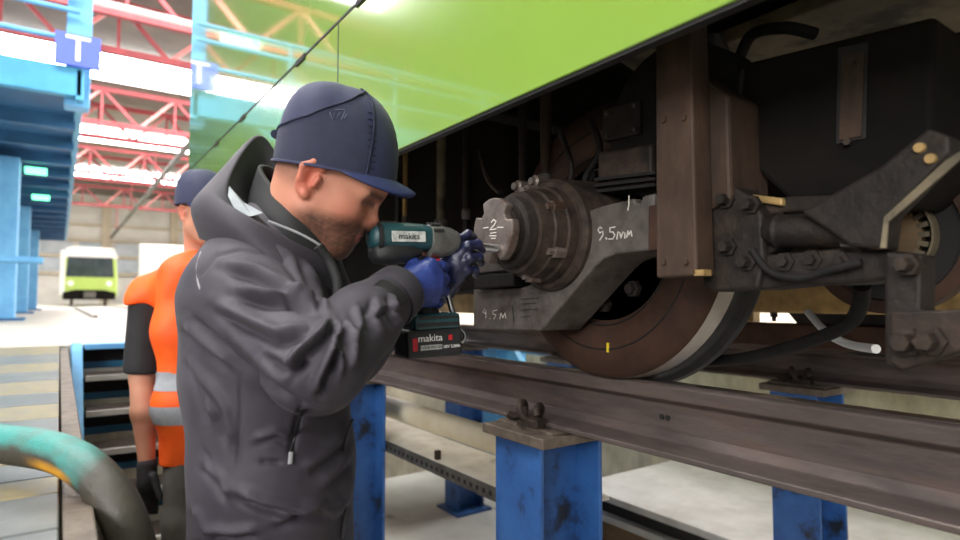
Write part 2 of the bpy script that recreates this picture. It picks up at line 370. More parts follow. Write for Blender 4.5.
# ------------------------------------------------------------------ rails on posts
XR, XF = 1.12, 2.53
RT = -.185; RB = -.335
def rail(x, label):
    t = thing('running_rail', label, 'rail', (x, 2, RB))
    prof = [(-.062, 0), (.062, 0), (.062, .012), (.02, .026), (.0085, .045), (.0085, .105), (.033, .118), (.034, .146), (.028, .15), (-.028, .15), (-.034, .146), (-.033, .118), (-.0085, .105), (-.0085, .045), (-.02, .026), (-.062, .012)]
    MB().prism([(x+a, -1.2, RB+b) for a, b in prof], (0, 9.9, 0)).build('rail_profile', 'rust_steel', t, bevel=.002, seg=1)
    MB().box((x-.018, -1.2, RT), (x+.022, 8.7, RT+.0012)).build('running_surface', 'rail_top', t)
    return t
r1 = rail(XR, 'rusty steel rail on blue posts under the near wheel')
r2 = rail(XF, 'rusty steel rail farther back under the vehicle')
for k in range(3):
    y = .62 + .05*k
    MB().lathe((XR-.0105, .86+.016*k if k < 2 else .45, RB+.075-.045*(k == 2)), (-1, 0, 0), [(0, .006), (.003, .006)], 12).build('bolt_hole', 'seam_black', r1)
def post(x, y, label, near=True):
    zt = RB - .012; bot = PF
    t = thing('rail_post', label, 'post', (x, y, bot))
    hx, hy, tf = .112, .095, .014
    MB().box((x-hx, y-hy, bot), (x-hx+tf, y+hy, zt-.02)).build('flange', 'post_blue', t, bevel=.003)
    MB().box((x+hx-tf, y-hy, bot), (x+hx, y+hy, zt-.02)).build('flange', 'post_blue', t, bevel=.003)
    MB().box((x-hx+tf, y-.006, bot), (x+hx-tf, y+.006, zt-.02)).build('web', 'post_blue', t)
    MB().box((x-hx-.02, y-hy-.035, zt-.025), (x+hx+.02, y+hy+.035, zt+.002)).build('head_plate', 'plate_worn', t, bevel=.003)
    MB().box((x-.09, y-hy-.02, zt+.0021), (x+.09, y+hy+.02, RB-.001)).build('packing_plate', 'plate_worn', t, bevel=.002)
    MB().box((x-hx-.04, y-hy-.05, bot), (x+hx+.04, y+hy+.05, bot+.02)).build('foot_plate', 'post_blue', t, bevel=.003)
    for s in (-1, 1):     # spring clip and its bolt on each side of the rail foot
        bx = x + s*.075; c = MB()
        path = []
        for i in range(40):
            a = i/39*2*math.pi*1.9
            path.append((bx + s*.02*math.cos(a), y-.065 + .13*i/39, RB+.034 + .022*math.sin(a)))
        c.tube(path, .0105, 8)
        cl = c.build('spring_clip', 'clip_iron', t, smooth=60)
        MB().lathe((bx+s*.012, y, RB-.002), (0, 0, 1), [(0, .019), (.012, .019), (.012, .011), (.05, .011)], 6).build('bolt', 'clip_iron', cl)
        MB().box((bx-.018, y-.062, RB-.003), (bx+.022, y-.02, RB+.02)).build('clip_seat', 'clip_iron', cl, bevel=.004)
    return t
post(XR, 1.27, 'blue steel post under the near rail, right beside the pale pipe end')
post(XR, 2.60, 'blue steel post half hidden behind the kneeling-height hem of the dark jacket'.replace('kneeling-height hem', 'hem'))
post(XF, 1.27, 'blue steel post of the rear rail standing before the white bench slab')
post(XF, 2.66, 'blue steel post of the rear rail hidden behind the nearest post')
post(XF, 3.82, 'slim looking blue post of the rear rail standing on the pale floor')
# light blue diagonal brace behind
tag(MB().bar((2.62, 3.35, -.36), (2.62, 2.8, -.95), .05, .09).build('diagonal_brace', 'machine_blue', bevel=.004), 'light blue diagonal brace behind the nearest post', 'brace')

# cream pipe and white cable tray under the rail
tag(MB().lathe((1.40, 1.42, -.545), (0, 1, 0), [(.0, .046), (.03, .05), (3.6, .05)], 28).build('drain_pipe', 'cream_pvc', smooth=40), 'cream plastic pipe running along under the near rail', 'pipe')
tr = thing('cable_tray', 'white cable tray with a perforated steel edge below the cream pipe', 'tray', (1.3, 2, -.66))
MB().box((1.245, 1.4, -.655), (1.50, 4.6, -.645)).build('tray_bed', 'tray_white', tr)
MB().box((1.24, 1.4, -.69), (1.245, 4.6, -.642)).build('perforated_edge', 'tray_steel', tr)
for i in range(60):
    y = 1.42 + i*.04
    MB().box((1.2385, y, -.675), (1.2402, y+.016, -.660)).build('slot', 'seam_black', tr)
for y in (1.62, 2.12): MB().bar((1.275, y, -.65), (1.275, y, -.61), .02, .02).build('bracket', 'clip_iron', tr)

# white topped bench slab between the rails
sb = thing('bench_slab', 'long white topped slab bench beyond the rear rail with brown timber below', 'bench', (3.2, .8, PF))
e0 = 2.84
MB().box((2.72, -1.2, -1.21), (3.74, e0, -1.17)).build('top', 'slab_white', sb, bevel=.004)
MB().box((2.77, -1.2, -1.29), (3.70, e0-.04, -1.21)).build('frame', 'sill_black', sb)
MB().box((2.72, -1.2, -1.33), (2.80, e0, -1.29)).build('edge_strip', 'slab_white', sb, bevel=.003)
MB().box((2.75, -1.2, -1.50), (3.68, e0-.03, -1.33)).build('timber', 'wood_brown', sb, bevel=.006)
for y in (.2, 2.5):
    for x in (2.85, 3.55): MB().box((x-.05, y-.05, PF), (x+.05, y+.05, -1.50)).build('leg', 'wood_brown', sb)
# light blue machine on the far side
mc = thing('workshop_machine', 'light blue machine with a white cover glimpsed between rail and wheel', 'machine', (3.0, 3.6, PF))
MB().box((2.9, 3.9, PF), (3.2, 4.1, -.33)).build('column', 'machine_blue', mc, bevel=.01)
MB().prism([(2.85, 3.3, -.40), (2.85, 4.6, -.40), (2.85, 4.4, -.30), (2.85, 3.95, -.16), (2.85, 3.8, -.30), (2.85, 3.5, -.34)], (.3, 0, 0)).build('head', 'machine_blue', mc, bevel=.01)
MB().box((2.84, 3.2, -.34), (3.1, 3.62, -.19)).build('cover', 'white_paint', mc, bevel=.01)
mat('bogie_brown', (66,53,45), (38,32,29), spec=.3, rough=.62, metal=.15, scale=34, bump=.35, lo=.3, hi=.7, c3=(30,26,24), scale3=11, lo3=.5, hi3=.68)
mat('bogie_grey', (100,94,90), (76,70,67), spec=.3, rough=.6, metal=.2, scale=30, bump=.3, lo=.3, hi=.7, c3=(56,48,42), scale3=10, lo3=.5, hi3=.7)
mat('bogie_dark', (50,43,39), (26,23,22), spec=.3, rough=.6, metal=.2, scale=28, bump=.4, lo=.3, hi=.7, c3=(58,48,40), scale3=14, lo3=.56, hi3=.7)
mat('bogie_plate', (78,60,48), (54,42,35), spec=.3, rough=.65, metal=.1, scale=16, bump=.2, stretch=(1,1,.4), c3=(40,33,28), scale3=7, lo3=.5, hi3=.75)
mat('axle_metal', (127,115,108), (91,79,73), rough=.45, metal=.5, scale=18, bump=.2, c3=(80,62,52), scale3=9)
mat('wheel_brown', (78,56,45), (56,40,34), spec=.3, rough=.55, metal=.35, scale=9, c3=(64,48,42), scale3=5, bump=.1)
mat('tread_metal', (196,188,178), (168,158,148), rough=.35, metal=.3, scale=12)
mat('tread_dark', (58,56,56), (40,39,40), rough=.4, metal=.5, scale=12)
mat('chalk', (196,192,184), rough=.9)
mat('paint_yellow', (214,186,40), rough=.6)
mat('brass_dirty', (182,150,96), (130,106,66), rough=.55, metal=.2, scale=12)  # lightened to carry the backlight of the far frame
# ------------------------------------------------------------------ the green railcar body above us
XV = .70
ZB = PX(600, 60, XV).z; ZS = PX(280, 80, XV).z; YJ = PX(338, 50, XV).y; YE = 4.5
FZ = .74            # underside of the vehicle floor
tm = thing('railcar', 'large lime green railcar body overhead with a black sill', 'railcar', (1.9, 1, ZB))
MB().box((XV, YJ+.002, ZB), (XV+.02, YE, ZS-.004)).build('side_panel', 'green_paint', tm, bevel=.003)
MB().box((XV, -2.6, ZB), (XV+.02, YJ-.002, ZS-.004)).build('side_panel', 'green_paint', tm, bevel=.003)
MB().box((XV+.002, -2.6, ZS+.0045), (XV+.05, YE, 3.1)).build('upper_side', 'green_upper', tm, bevel=.003)
MB().box((XV-.0015, -2.6, ZS-.0042), (XV+.04, YE, ZS+.0042)).build('seam_gasket', 'seam_black', tm)
MB().box((XV-.0004, YJ-.003, ZB+.02), (XV+.01, YJ+.003, ZS-.005)).build('panel_joint', 'seam_black', tm)
for px, py in ((364, 1), (301, 61), (243, 122), (217, 147)):
    q = PX(px, py, XV)
    MB().box((XV-.006, q.y-.05, ZS-.016), (XV+.012, q.y+.05, ZS+.006)).build('hinge', 'seam_black', tm, bevel=.003)
MB().box((XV+.004, -2.6, ZB-.006), (XV+.022, YE, ZB)).build('sill', 'sill_black', tm)
MB().box((XV+.05, YE-.05, ZB), (3.05, YE, 3.1)).build('end_wall', 'green_upper', tm)
MB().box((3.05, -2.6, ZB), (3.1, YE, 3.1)).build('far_side', 'green_paint', tm)
MB().box((XV, -2.6, 3.1), (3.1, YE, 3.2)).build('roof', 'white_paint', tm)
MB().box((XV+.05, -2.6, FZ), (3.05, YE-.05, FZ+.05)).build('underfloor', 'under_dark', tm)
# pale cross members and plates of the underframe
MB().prism([PZ(612, 56, FZ-.01), PZ(652, 48, FZ-.01), PZ(692, 74, FZ-.01), PZ(664, 92, FZ-.01)], (0, 0, .008)).build('floor_plate', 'under_beige', tm)
MB().box((1.35, -.2, FZ-.10), (1.75, .92, FZ-.06)).build('cross_member', 'under_beige', tm, bevel=.006)
MB().box((1.9, -.4, FZ-.16), (2.3, 1.2, FZ-.05)).build('cross_member', 'under_beige', tm, bevel=.006)
MB().box((XV+.06, 1.32, FZ-.22), (3.0, 1.4, FZ)).build('cross_member', 'under_dark', tm, bevel=.006)
# dark equipment cases further along
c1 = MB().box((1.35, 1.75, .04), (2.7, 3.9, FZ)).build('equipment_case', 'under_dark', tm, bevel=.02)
for y in (2.0, 2.6, 3.3): MB().box((1.335, y, .1), (1.35, y+.03, .6)).build('rib', 'sill_black', c1)
pth = spline([PX(738, 62, 1.2), PX(752, 35, 1.15), PX(785, 28, 1.15), PX(815, 34, 1.2)], 8)
MB().tube(pth, .012, 10).build('hose', 'black_rubber', tm, smooth=60)
for a, b in (((697, 97), (707, 62)), ((722, 104), (737, 72))):
    MB().tube([PX(*a, 1.05), PX(*b, 1.05)], .006, 8).build('hook', 'tray_steel', tm, smooth=60)
MB().lathe(PX(712, 66, 1.08), (0, 0, 1), [(-.03, .03), (.03, .034), (.06, .02)], 16).build('valve', 'tray_steel', tm, smooth=40)
# hanging sand box with a sloped bottom and a recessed level plate
bx0, bx1 = 1.0, 1.55
poly = [PX(735, 65, bx0), PX(935, 15, bx0), PX(932, 132, bx0), PX(868, 196, bx0), PX(790, 201, bx0), PX(735, 150, bx0)]
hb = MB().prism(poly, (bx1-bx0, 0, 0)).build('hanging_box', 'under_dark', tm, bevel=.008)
MB().prism([PX(838, 48, bx0-.003), PX(868, 42, bx0-.003), PX(866, 138, bx0-.003), PX(836, 144, bx0-.003)], (.002, 0, 0)).build('slot_frame', 'sill_black', hb)
MB().prism([PX(842, 56, bx0-.006), PX(864, 52, bx0-.006), PX(861, 136, bx0-.006), PX(839, 140, bx0-.006)], (.002, 0, 0)).build('level_plate', 'bogie_plate', hb)
for px, py in ((852, 62), (848, 142)):
    MB().lathe(PX(px, py, bx0-.006), (-1, 0, 0), [(0, .006), (.006, .006)], 6).build('bolt', 'clip_iron', hb)

# ------------------------------------------------------------------ bogie
YW, WR = 1.01, .33; ZW = RT + WR
bg_ = thing('bogie', 'dirty brown bogie with axle box and steel wheel under the green car', 'bogie', (1.8, YW, RT))
# wheels and axle
def wheel(x, s):
    prof = [(0, .02), (0, .10), (.012, .105), (.016, .19), (.0, .205), (-.01, .23), (-.012, .275), (-.004, .315), (.004, WR-.004), (.012, WR)]
    w = MB().lathe((x, YW, ZW), (s, 0, 0), prof, 72).build('wheel', 'wheel_brown', bg_, smooth=35)
    MB().lathe((x, YW, ZW), (s, 0, 0), [(.012, WR), (.016, WR+.0005), (.055, WR+.002), (.062, WR+.003)], 72).build('tread', 'tread_metal', w, smooth=35)
    MB().lathe((x, YW, ZW), (s, 0, 0), [(.062, WR+.003), (.082, WR+.004), (.095, WR+.010), (.102, WR+.022), (.112, WR+.026), (.124, WR+.022), (.130, WR-.02), (.130, .05)], 72).build('flange', 'tread_dark', w, smooth=35)
    return w
w1 = wheel(1.062, 1); w2 = wheel(XF+.058, -1)
MB().cyl((1.1, YW, ZW), (XF, YW, ZW), .08, 24).build('axle', 'bogie_dark', bg_, smooth=40)
for k in range(10):
    a = 2*math.pi*k/10 + .25
    MB().lathe((1.066, YW+.155*math.cos(a), ZW+.155*math.sin(a)), (-1, 0, 0), [(0, .02), (.012, .02), (.012, .012), (.024, .012)], 6).build('bolt', 'bogie_dark', w1)
for rr in (.262, .205):
    MB().tube([(1.0505 if rr > .25 else 1.0605, YW+rr*math.cos(a), ZW+rr*math.sin(a)) for a in [2*math.pi*i/72 for i in range(73)]], .0022, 6).build('rim_groove', 'sill_black', w1)
q = PX(608, 348, 1.05)
MB().box((1.048, q.y-.003, q.z-.01), (1.053, q.y+.003, q.z+.012)).build('witness_mark', 'paint_yellow', w1)
# axle box with stepped housing
ax = (0, YW, ZW)
ab = MB().lathe((.80, YW, ZW), (1, 0, 0), [(0, .055), (0, .088), (.03, .092), (.032, .098), (.06, .1), (.062, .106), (.16, .112), (.22, .12)], 40).build('axle_box', 'bogie_brown', bg_, smooth=30)
pl = []
for i in range(48):      # end plate with three notches
    a = 2*math.pi*i/48; r = .069
    for c in (R(48), R(150), R(262)):
        if abs((a-c+math.pi) % (2*math.pi)-math.pi) < R(11): r = .05
    pl.append((.738, YW+r*math.cos(a), ZW+r*math.sin(a)))
ep = MB().prism(pl, (.02, 0, 0)).build('end_plate', 'axle_metal', ab, bevel=.003)
MB().lathe((.756, YW, ZW), (1, 0, 0), [(0, .062), (.02, .062), (.022, .075), (.045, .078)], 32).build('end_neck', 'bogie_dark', ab, smooth=30)
for k in range(6):
    a = 2*math.pi*k/6 + .5
    MB().lathe((.862, YW+.094*math.cos(a), ZW+.094*math.sin(a)), (-1, 0, 0), [(0, .014), (.03, .014), (.03, .008), (.042, .008)], 6).build('bolt', 'axle_metal', ab)
for px, py in ((537, 182), (553, 195), (520, 187), (556, 264), (551, 238)):
    MB().lathe(PX(px, py, .9), (-1, 0, 0), [(-.03, .014), (.008, .016), (.012, .010), (.02, .009)], 8).build('bolt', 'axle_metal', ab, smooth=40)
ch = MB(); d0 = Vector((.7672, 0, 0))
def onp(px, py, X): return PX(px, py, X)
for st_ in ([(492,229),(498,228)], [(502,222),(505,219),(508,221),(506,225),(500,231),(508,230)], [(510,228),(517,228)], [(501,235),(508,234)], [(500,238),(508,238)], [(502,241),(507,241)]):
    ribbon(ch, [onp(493+(x-504)*.78, 229+(y-230)*.85, .7372) for x, y in st_], (-1, 0, 0), .0022)
ch.build('chalk_mark', 'chalk', ab)['kind'] = 'stuff'
# side frame arm
XB = .905
arm_px = [(473,289),(519,288),(548,279),(566,262),(573,216),(601,206),(634,198),(636,203),(640,203),(642,196),(655,193),(655,250),(616,254),(603,259),(594,267),(540,331),(473,330)]
arm = MB().prism([PX(x, y, XB) for x, y in arm_px], (.13, 0, 0)).build('side_frame', 'bogie_grey', bg_, bevel=.006)
hs = MB().lathe((.885, YW, ZW), (1, 0, 0), [(0, .118), (.01, .125), (.13, .135)], 40).build('housing_ring', 'bogie_brown', bg_, smooth=30)
MB().prism([PX(648, 206, XB-.012), PX(658, 204, XB-.012), PX(658, 250, XB-.012), PX(648, 251, XB-.012)], (.08, 0, 0)).build('end_stop', 'wheel_brown', arm, bevel=.003)
MB().prism([PX(x, y, XB-.02) for x, y in ((474,276),(514,272),(514,286),(474,289))], (.10, 0, 0)).build('rubber_pad', 'black_rubber', bg_, bevel=.004)
MB().prism([PX(x, y, XB-.01) for x, y in ((478,262),(512,260),(512,270),(478,273))], (.10, 0, 0)).build('pad_plate', 'bogie_grey', bg_, bevel=.003)
def chalk(strokes, w, name, m='chalk'):
    c = MB()
    for s_ in strokes: ribbon(c, [PX(x, y, XB-.0008) for x, y in s_], (-1, 0, 0), w)
    c.build(name, m, arm)['kind'] = 'stuff'
chalk([[(603,229),(600,227),(598,230),(600,233),(603,231),(603,228),(603,235),(600,240)], [(606,238),(607,239)],
       [(615,227),(610,228),(610,232),(613,232),(615,235),(613,239),(609,239)], [(617,239),(618,232),(620,233),(621,238),(623,232),(625,233),(625,238)],
       [(627,237),(628,231),(629,235),(631,231),(632,236)], [(629,196),(629,205),(628,210)]], .0024, 'chalk_mark')
chalk([[(485,309),(483,312),(486,314),(486,310),(486,318)], [(490,319),(490,318)], [(497,310),(493,311),(493,314),(496,315),(494,319)], [(500,319),(501,313),(503,318),(505,313),(506,318)]], .0018, 'chalk_mark')
chalk([[(521,299),(538,298)], [(521,304),(536,303)], [(521,310),(538,309)], [(521,317),(531,316)], [(478,293),(494,292)], [(512,305),(514,322)]], .0016, 'cast_lettering', 'seam_black')
# primary spring stack above the frame
sp = MB().prism([PX(x, y, .97) for x, y in ((597,152),(652,143),(652,186),(597,192))], (.16, 0, 0)).build('spring_pack', 'bogie_brown', bg_, bevel=.008)
for k in range(3):
    MB().prism([PX(x, y+k*6, .955) for x, y in ((594,178),(655,171),(655,174),(594,181))], (.2, 0, 0)).build('spring_leaf', 'black_rubber', sp)
# vertical guide plate
XG = .86
gp = MB().prism([PX(655, 20, XG), PX(690, 10, XG), PX(697, 276, XG), PX(656, 278, XG)], (.05, 0, 0)).build('guide_plate', 'bogie_plate', bg_, bevel=.004)
MB().prism([PX(690, 70, XG+.05), PX(728, 95, XG+.05), PX(731, 200, XG+.05), PX(700, 215, XG+.05)], (.12, 0, 0)).build('guide_block', 'bogie_plate', bg_, bevel=.006)
MB().prism([PX(640, 110, XG+.2), PX(700, 90, XG+.2), PX(740, 180, XG+.2), PX(740, 250, XG+.2), PX(640, 200, XG+.2)], (.1, 0, 0)).build('guide_backing', 'under_dark', bg_, bevel=.006)
MB().box((PX(697, 268, XG).x, PX(704, 270, XG).y, PX(700, 272, XG).z-.006), (XG+.02, PX(694, 270, XG).y, PX(700, 272, XG).z+.004)).build('latch', 'brass_dirty', gp)
# curved back web behind the frame: dark arch
MB().lathe((1.0, YW-.25, .36), (1, 0, 0), [(0, .16), (.1, .16)], 32).build('air_spring', 'black_rubber', bg_, smooth=40)
# bolted bracket beside it
XK = .92
bk = MB().prism([PX(x, y, XK) for x, y in ((700,190),(728,183),(750,196),(762,214),(764,262),(758,289),(712,292),(702,284))], (.07, 0, 0)).build('bracket', 'bogie_dark', bg_, bevel=.006)
for px, py in ((727,200),(729,247),(752,205),(748,262)):
    MB().lathe(PX(px, py, XK), (-1, 0, 0), [(-.005, .016), (.006, .016), (.006, .010), (.022, .009)], 6).build('bolt', 'bogie_dark', bk)
# beam, cylinder, tie bars
bm1 = MB().prism([PX(x, y, XK+.01) for x, y in ((752,256),(800,252),(838,248),(885,250),(905,252),(905,278),(850,284),(800,285),(752,290))], (.09, 0, 0)).build('brake_beam', 'bogie_dark', bg_, bevel=.006)
for px, py in ((785, 262), (812, 260), (840, 262)):
    MB().lathe(PX(px, py, XK+.01), (-1, 0, 0), [(-.004, .016), (.004, .016), (.004, .009), (.012, .008)], 6).build('bolt', 'bogie_dark', bm1)
cy0 = PX(768, 231, XK+.02); cy1 = PX(868, 231, XK+.02)
dcy = (cy1-cy0).length
cyl = MB().lathe(cy0, cy1-cy0, [(0, .022), (.02, .03), (.025, .026), (dcy*.82, .026), (dcy*.83, .033), (dcy*.9, .033), (dcy*.91, .022), (dcy, .022)], 24).build('brake_cylinder', 'bogie_dark', bg_, smooth=35)
for k in range(3):
    p = cy0 + (cy1-cy0)*(.86+.05*k); MB().lathe(p, cy1-cy0, [(-.004, .034), (.004, .034)], 8).build('lock_nut', 'bogie_grey', cyl)
MB().prism([PX(x, y, XK+.03) for x, y in ((755,200),(790,196),(850,194),(868,205),(868,212),(790,212),(760,216))], (.06, 0, 0)).build('top_tie', 'bogie_brown', bg_, bevel=.005)
MB().prism([PX(x, y, XK+.02) for x, y in ((742,193),(782,198),(782,206),(742,200))], (.03, 0, 0)).build('strap', 'brass_dirty', bg_, bevel=.003)
MB().prism([PX(x, y, XK+.015) for x, y in ((756,222),(776,216),(782,246),(770,254),(760,250))], (.05, 0, 0)).build('clamp', 'bogie_dark', bg_, bevel=.005)
# inclined bracket to the right and the drop leg
ib = MB().prism([PX(x, y, .90) for x, y in ((800,212),(880,166),(928,128),(950,136),(950,152),(888,216),(884,250),(850,246))], (.05, 0, 0)).build('swing_bracket', 'bogie_dark', bg_, bevel=.005)
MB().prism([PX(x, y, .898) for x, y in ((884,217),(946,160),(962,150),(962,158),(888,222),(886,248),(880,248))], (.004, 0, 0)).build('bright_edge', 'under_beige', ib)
for px, py in ((931, 159), (920, 148)): MB().lathe(PX(px, py, .9), (-1, 0, 0), [(0, .007), (.005, .006)], 16).build('bolt', 'brass_dirty', ib)
lg = MB().prism([PX(x, y, .90) for x, y in ((884,252),(922,254),(921,312),(962,310),(962,352),(900,372),(884,366))], (.05, 0, 0)).build('drop_leg', 'bogie_dark', bg_, bevel=.005)
MB().prism([PX(x, y, .893) for x, y in ((890,312),(964,309),(964,350),(902,370),(890,362))], (.006, 0, 0)).build('leg_plate', 'bogie_brown', lg, bevel=.003)
for px, py, r_ in ((907, 342, .016), (930, 341, .016), (908, 265, .012)):
    MB().lathe(PX(px, py, .89), (-1, 0, 0), [(-.01, r_*1.3), (.006, r_*1.2), (.006, r_*.8), (.026, r_*.7)], 6).build('bolt', 'bogie_brown', lg)
# brake disc with cooling ribs behind the bracket
dc = Vector((1.3, PX(888, 238, 1.3).y, PX(888, 238, 1.3).z))
bd = MB().lathe(dc, (-1, 0, 0), [(0, .02), (0, .062), (.02, .062), (.024, .05), (.03, .02), (.03, .005)], 48).build('brake_disc', 'wood_brown', bg_, smooth=30)
for k in range(24):
    a = 2*math.pi*k/24; u_ = Vector((0, math.cos(a), math.sin(a))); v_ = Vector((0, -math.sin(a), math.cos(a)))
    MB().obox(dc + u_*.066 + Vector((-.012, 0, 0)), u_, v_, (1, 0, 0), .009, .0045, .010).build('tooth', 'under_beige', bd)
MB().lathe(dc, (-1, 0, 0), [(0, .080), (0, .084), (.03, .084), (.03, .080), (0, .080)], 48, caps=False).build('guard_ring', 'under_beige', bd, smooth=30)
MB().lathe(dc + Vector((.01, 0, 0)), (-1, 0, 0), [(0, .01), (0, .118), (.012, .118), (.012, .113)], 48).build('disc_shroud', 'sill_black', bd, smooth=30)
MB().lathe(dc + Vector((.03, 0, 0)), (-1, 0, 0), [(0, .12), (0, .145), (.045, .145), (.045, .122), (.03, .12), (0, .12)], 56, caps=False).build('gear_wheel', 'wheel_brown', bg_, smooth=30)
# far side frame with its bolts, backlight put into its lightened colour
MB().box((2.25, -.6, -.18), (2.33, 2.2, -.088)).build('far_tie', 'wheel_brown', bg_, bevel=.008)
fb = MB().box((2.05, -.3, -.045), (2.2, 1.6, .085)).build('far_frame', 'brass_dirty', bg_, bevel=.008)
for k in range(9):
    MB().lathe((2.06, .1+.13*k, -.045), (0, 0, -1), [(0, .014), (.015, .014), (.015, .008), (.03, .008)], 6).build('bolt', 'bogie_dark', fb)
MB().box((2.2, -.4, .1), (2.4, 1.9, .42)).build('far_side_frame', 'bogie_brown', bg_, bevel=.01)
MB().box((1.35, .93, .22), (2.4, 1.15, .5)).build('motor_case', 'under_dark', bg_, bevel=.03)
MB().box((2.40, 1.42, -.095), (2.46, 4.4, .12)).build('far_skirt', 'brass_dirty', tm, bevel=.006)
# vertical dampers and pipes behind the axle box
for (a, b, r_, X, m) in (((523,190),(523,130),.012,1.05,'bogie_brown'), ((546,182),(541,118),.015,1.05,'bogie_plate'), ((441,225),(441,172),.018,1.25,'under_beige'), ((405,222),(404,196),.010,1.2,'brass_dirty'), ((466,215),(464,150),.011,1.2,'bogie_dark')):
    p, q = PX(*a, X), PX(*b, X); d_ = MB().cyl(p, (p.x, p.y, FZ), r_, 14).build('damper', m, bg_, smooth=40)
    MB().lathe(p, (0, 0, 1), [(-.015, r_*1.4), (.02, r_*1.5), (.024, r_)], 14).build('damper_eye', 'bogie_grey', d_, smooth=40)
MB().tube(spline([PX(700, 362, 1.3), PX(745, 358, 1.28), PX(800, 344, 1.22), PX(845, 326, 1.15), PX(860, 306, 1.1), PX(862, 285, 1.05)], 8), .013, 12).build('hose', 'black_rubber', bg_, smooth=60)
MB().tube(spline([PX(808, 312, 1.5), PX(826, 332, 1.45), PX(848, 344, 1.4), PX(876, 349, 1.3)], 8), .009, 12).build('white_hose', 'white_paint', bg_, smooth=60)

# cables and pipe runs threading through the gear
for pts, r_, X, m in (([(700,70),(706,110),(722,140),(736,188)], .008, .98, 'black_rubber'), ([(742,70),(738,120),(744,160),(756,196)], .007, .99, 'black_rubber'),
                      ([(590,120),(600,150),(585,180),(592,204)], .008, 1.0, 'black_rubber'), ([(560,130),(572,170),(562,196)], .007, 1.0, 'bogie_dark'),
                      ([(752,250),(770,272),(800,278),(830,270),(862,262)], .006, .915, 'black_rubber'), ([(480,150),(488,178),(500,192)], .009, 1.1, 'bogie_brown')):
    MB().tube(spline([PX(x, y, X) for x, y in pts], 7), r_, 10).build('cable', m, bg_, smooth=60)
jb = MB().prism([PX(x, y, .99) for x, y in ((602,108),(640,98),(640,134),(602,142))], (.08, 0, 0)).build('junction_box', 'bogie_dark', bg_, bevel=.006)
for x, y in ((607,114),(635,106),(635,130),(607,137)): MB().lathe(PX(x, y, .99), (-1, 0, 0), [(0, .005), (.004, .005)], 8).build('screw', 'bogie_grey', jb)
for x, y in ((664,262),(686,262),(664,120),(684,118)): MB().lathe(PX(x, y, XG), (-1, 0, 0), [(0, .006), (.004, .005)], 10).build('rivet', 'bogie_plate', gp)
# ------------------------------------------------------------------ organic surfaces: smooth blended fields -> one continuous mesh
def A(v): return np.array(v, dtype=np.float64)
class Field:
    def __init__(s): s.ops = []       # (fn, k, sign, centre, radius)
    def cap(s, a, b, r1, r2=None, k=.02, sub=False):
        a = A(a); b = A(b); r2 = r1 if r2 is None else r2; ab = b-a; L2 = max(ab@ab, 1e-9)
        def fn(p):
            q = p-a; h = np.clip(q@ab/L2, 0, 1); return np.linalg.norm(q-h[:, None]*ab, axis=1) - (r1+(r2-r1)*h)
        s.ops.append((fn, k, sub, (a+b)/2, math.sqrt(L2)/2+max(r1, r2))); return s
    def ecap(s, a, b, r1, r2, ax, sc, k=.03, sub=False):   # capsule widened by sc along ax
        a = A(a); b = A(b); ax = A(ax); ax = ax/np.linalg.norm(ax); g = 1/sc-1
        sq = lambda q: q + np.outer(q@ax, ax)*g
        ab = sq((b-a)[None])[0]; L2 = max(ab@ab, 1e-9)
        def fn(p):
            q = sq(p-a); h = np.clip(q@ab/L2, 0, 1); return (np.linalg.norm(q-h[:, None]*ab, axis=1) - (r1+(r2-r1)*h))*(1 if sc < 1.01 else .85)
        s.ops.append((fn, k, sub, (a+b)/2, np.linalg.norm(b-a)/2+max(r1, r2)*max(sc, 1))); return s
    def ell(s, c, fr, r, k=.02, sub=False):      # fr rows = axes
        c = A(c); fr = A(fr); r = A(r)
        def fn(p):
            q = (p-c)@fr.T; k0 = np.linalg.norm(q/r, axis=1); k1 = np.linalg.norm(q/(r*r), axis=1); return k0*(k0-1)/np.maximum(k1, 1e-9)
        s.ops.append((fn, k, sub, c, r.max())); return s
    def plane(s, c, n, k=.004):     # cut away the side n points to
        c = A(c); n = A(n)/np.linalg.norm(A(n))
        s.ops.append((lambda p: -((p-c)@n), k, True, None, 0)); return s
    def __call__(s, p, near=None):
        d = np.full(len(p), 9.0)
        for fn, k, sub, c, rad in s.ops:
            if near is not None and c is not None and np.linalg.norm(near[0]-c) > rad+near[1]+k+.02: continue
            e = fn(p)
            if sub: e = -e; h = np.maximum(k-np.abs(d-e), 0)/k; d = np.maximum(d, e)+h*h*k*.25
            else: h = np.maximum(k-np.abs(d-e), 0)/k; d = np.minimum(d, e)-h*h*k*.25
        return d
    def bounds(s, pad=.03):
        lo = np.min([c-r for _, _, sub, c, r in s.ops if c is not None and not sub], axis=0)-pad
        hi = np.max([c+r for _, _, sub, c, r in s.ops if c is not None and not sub], axis=0)+pad
        return lo, hi
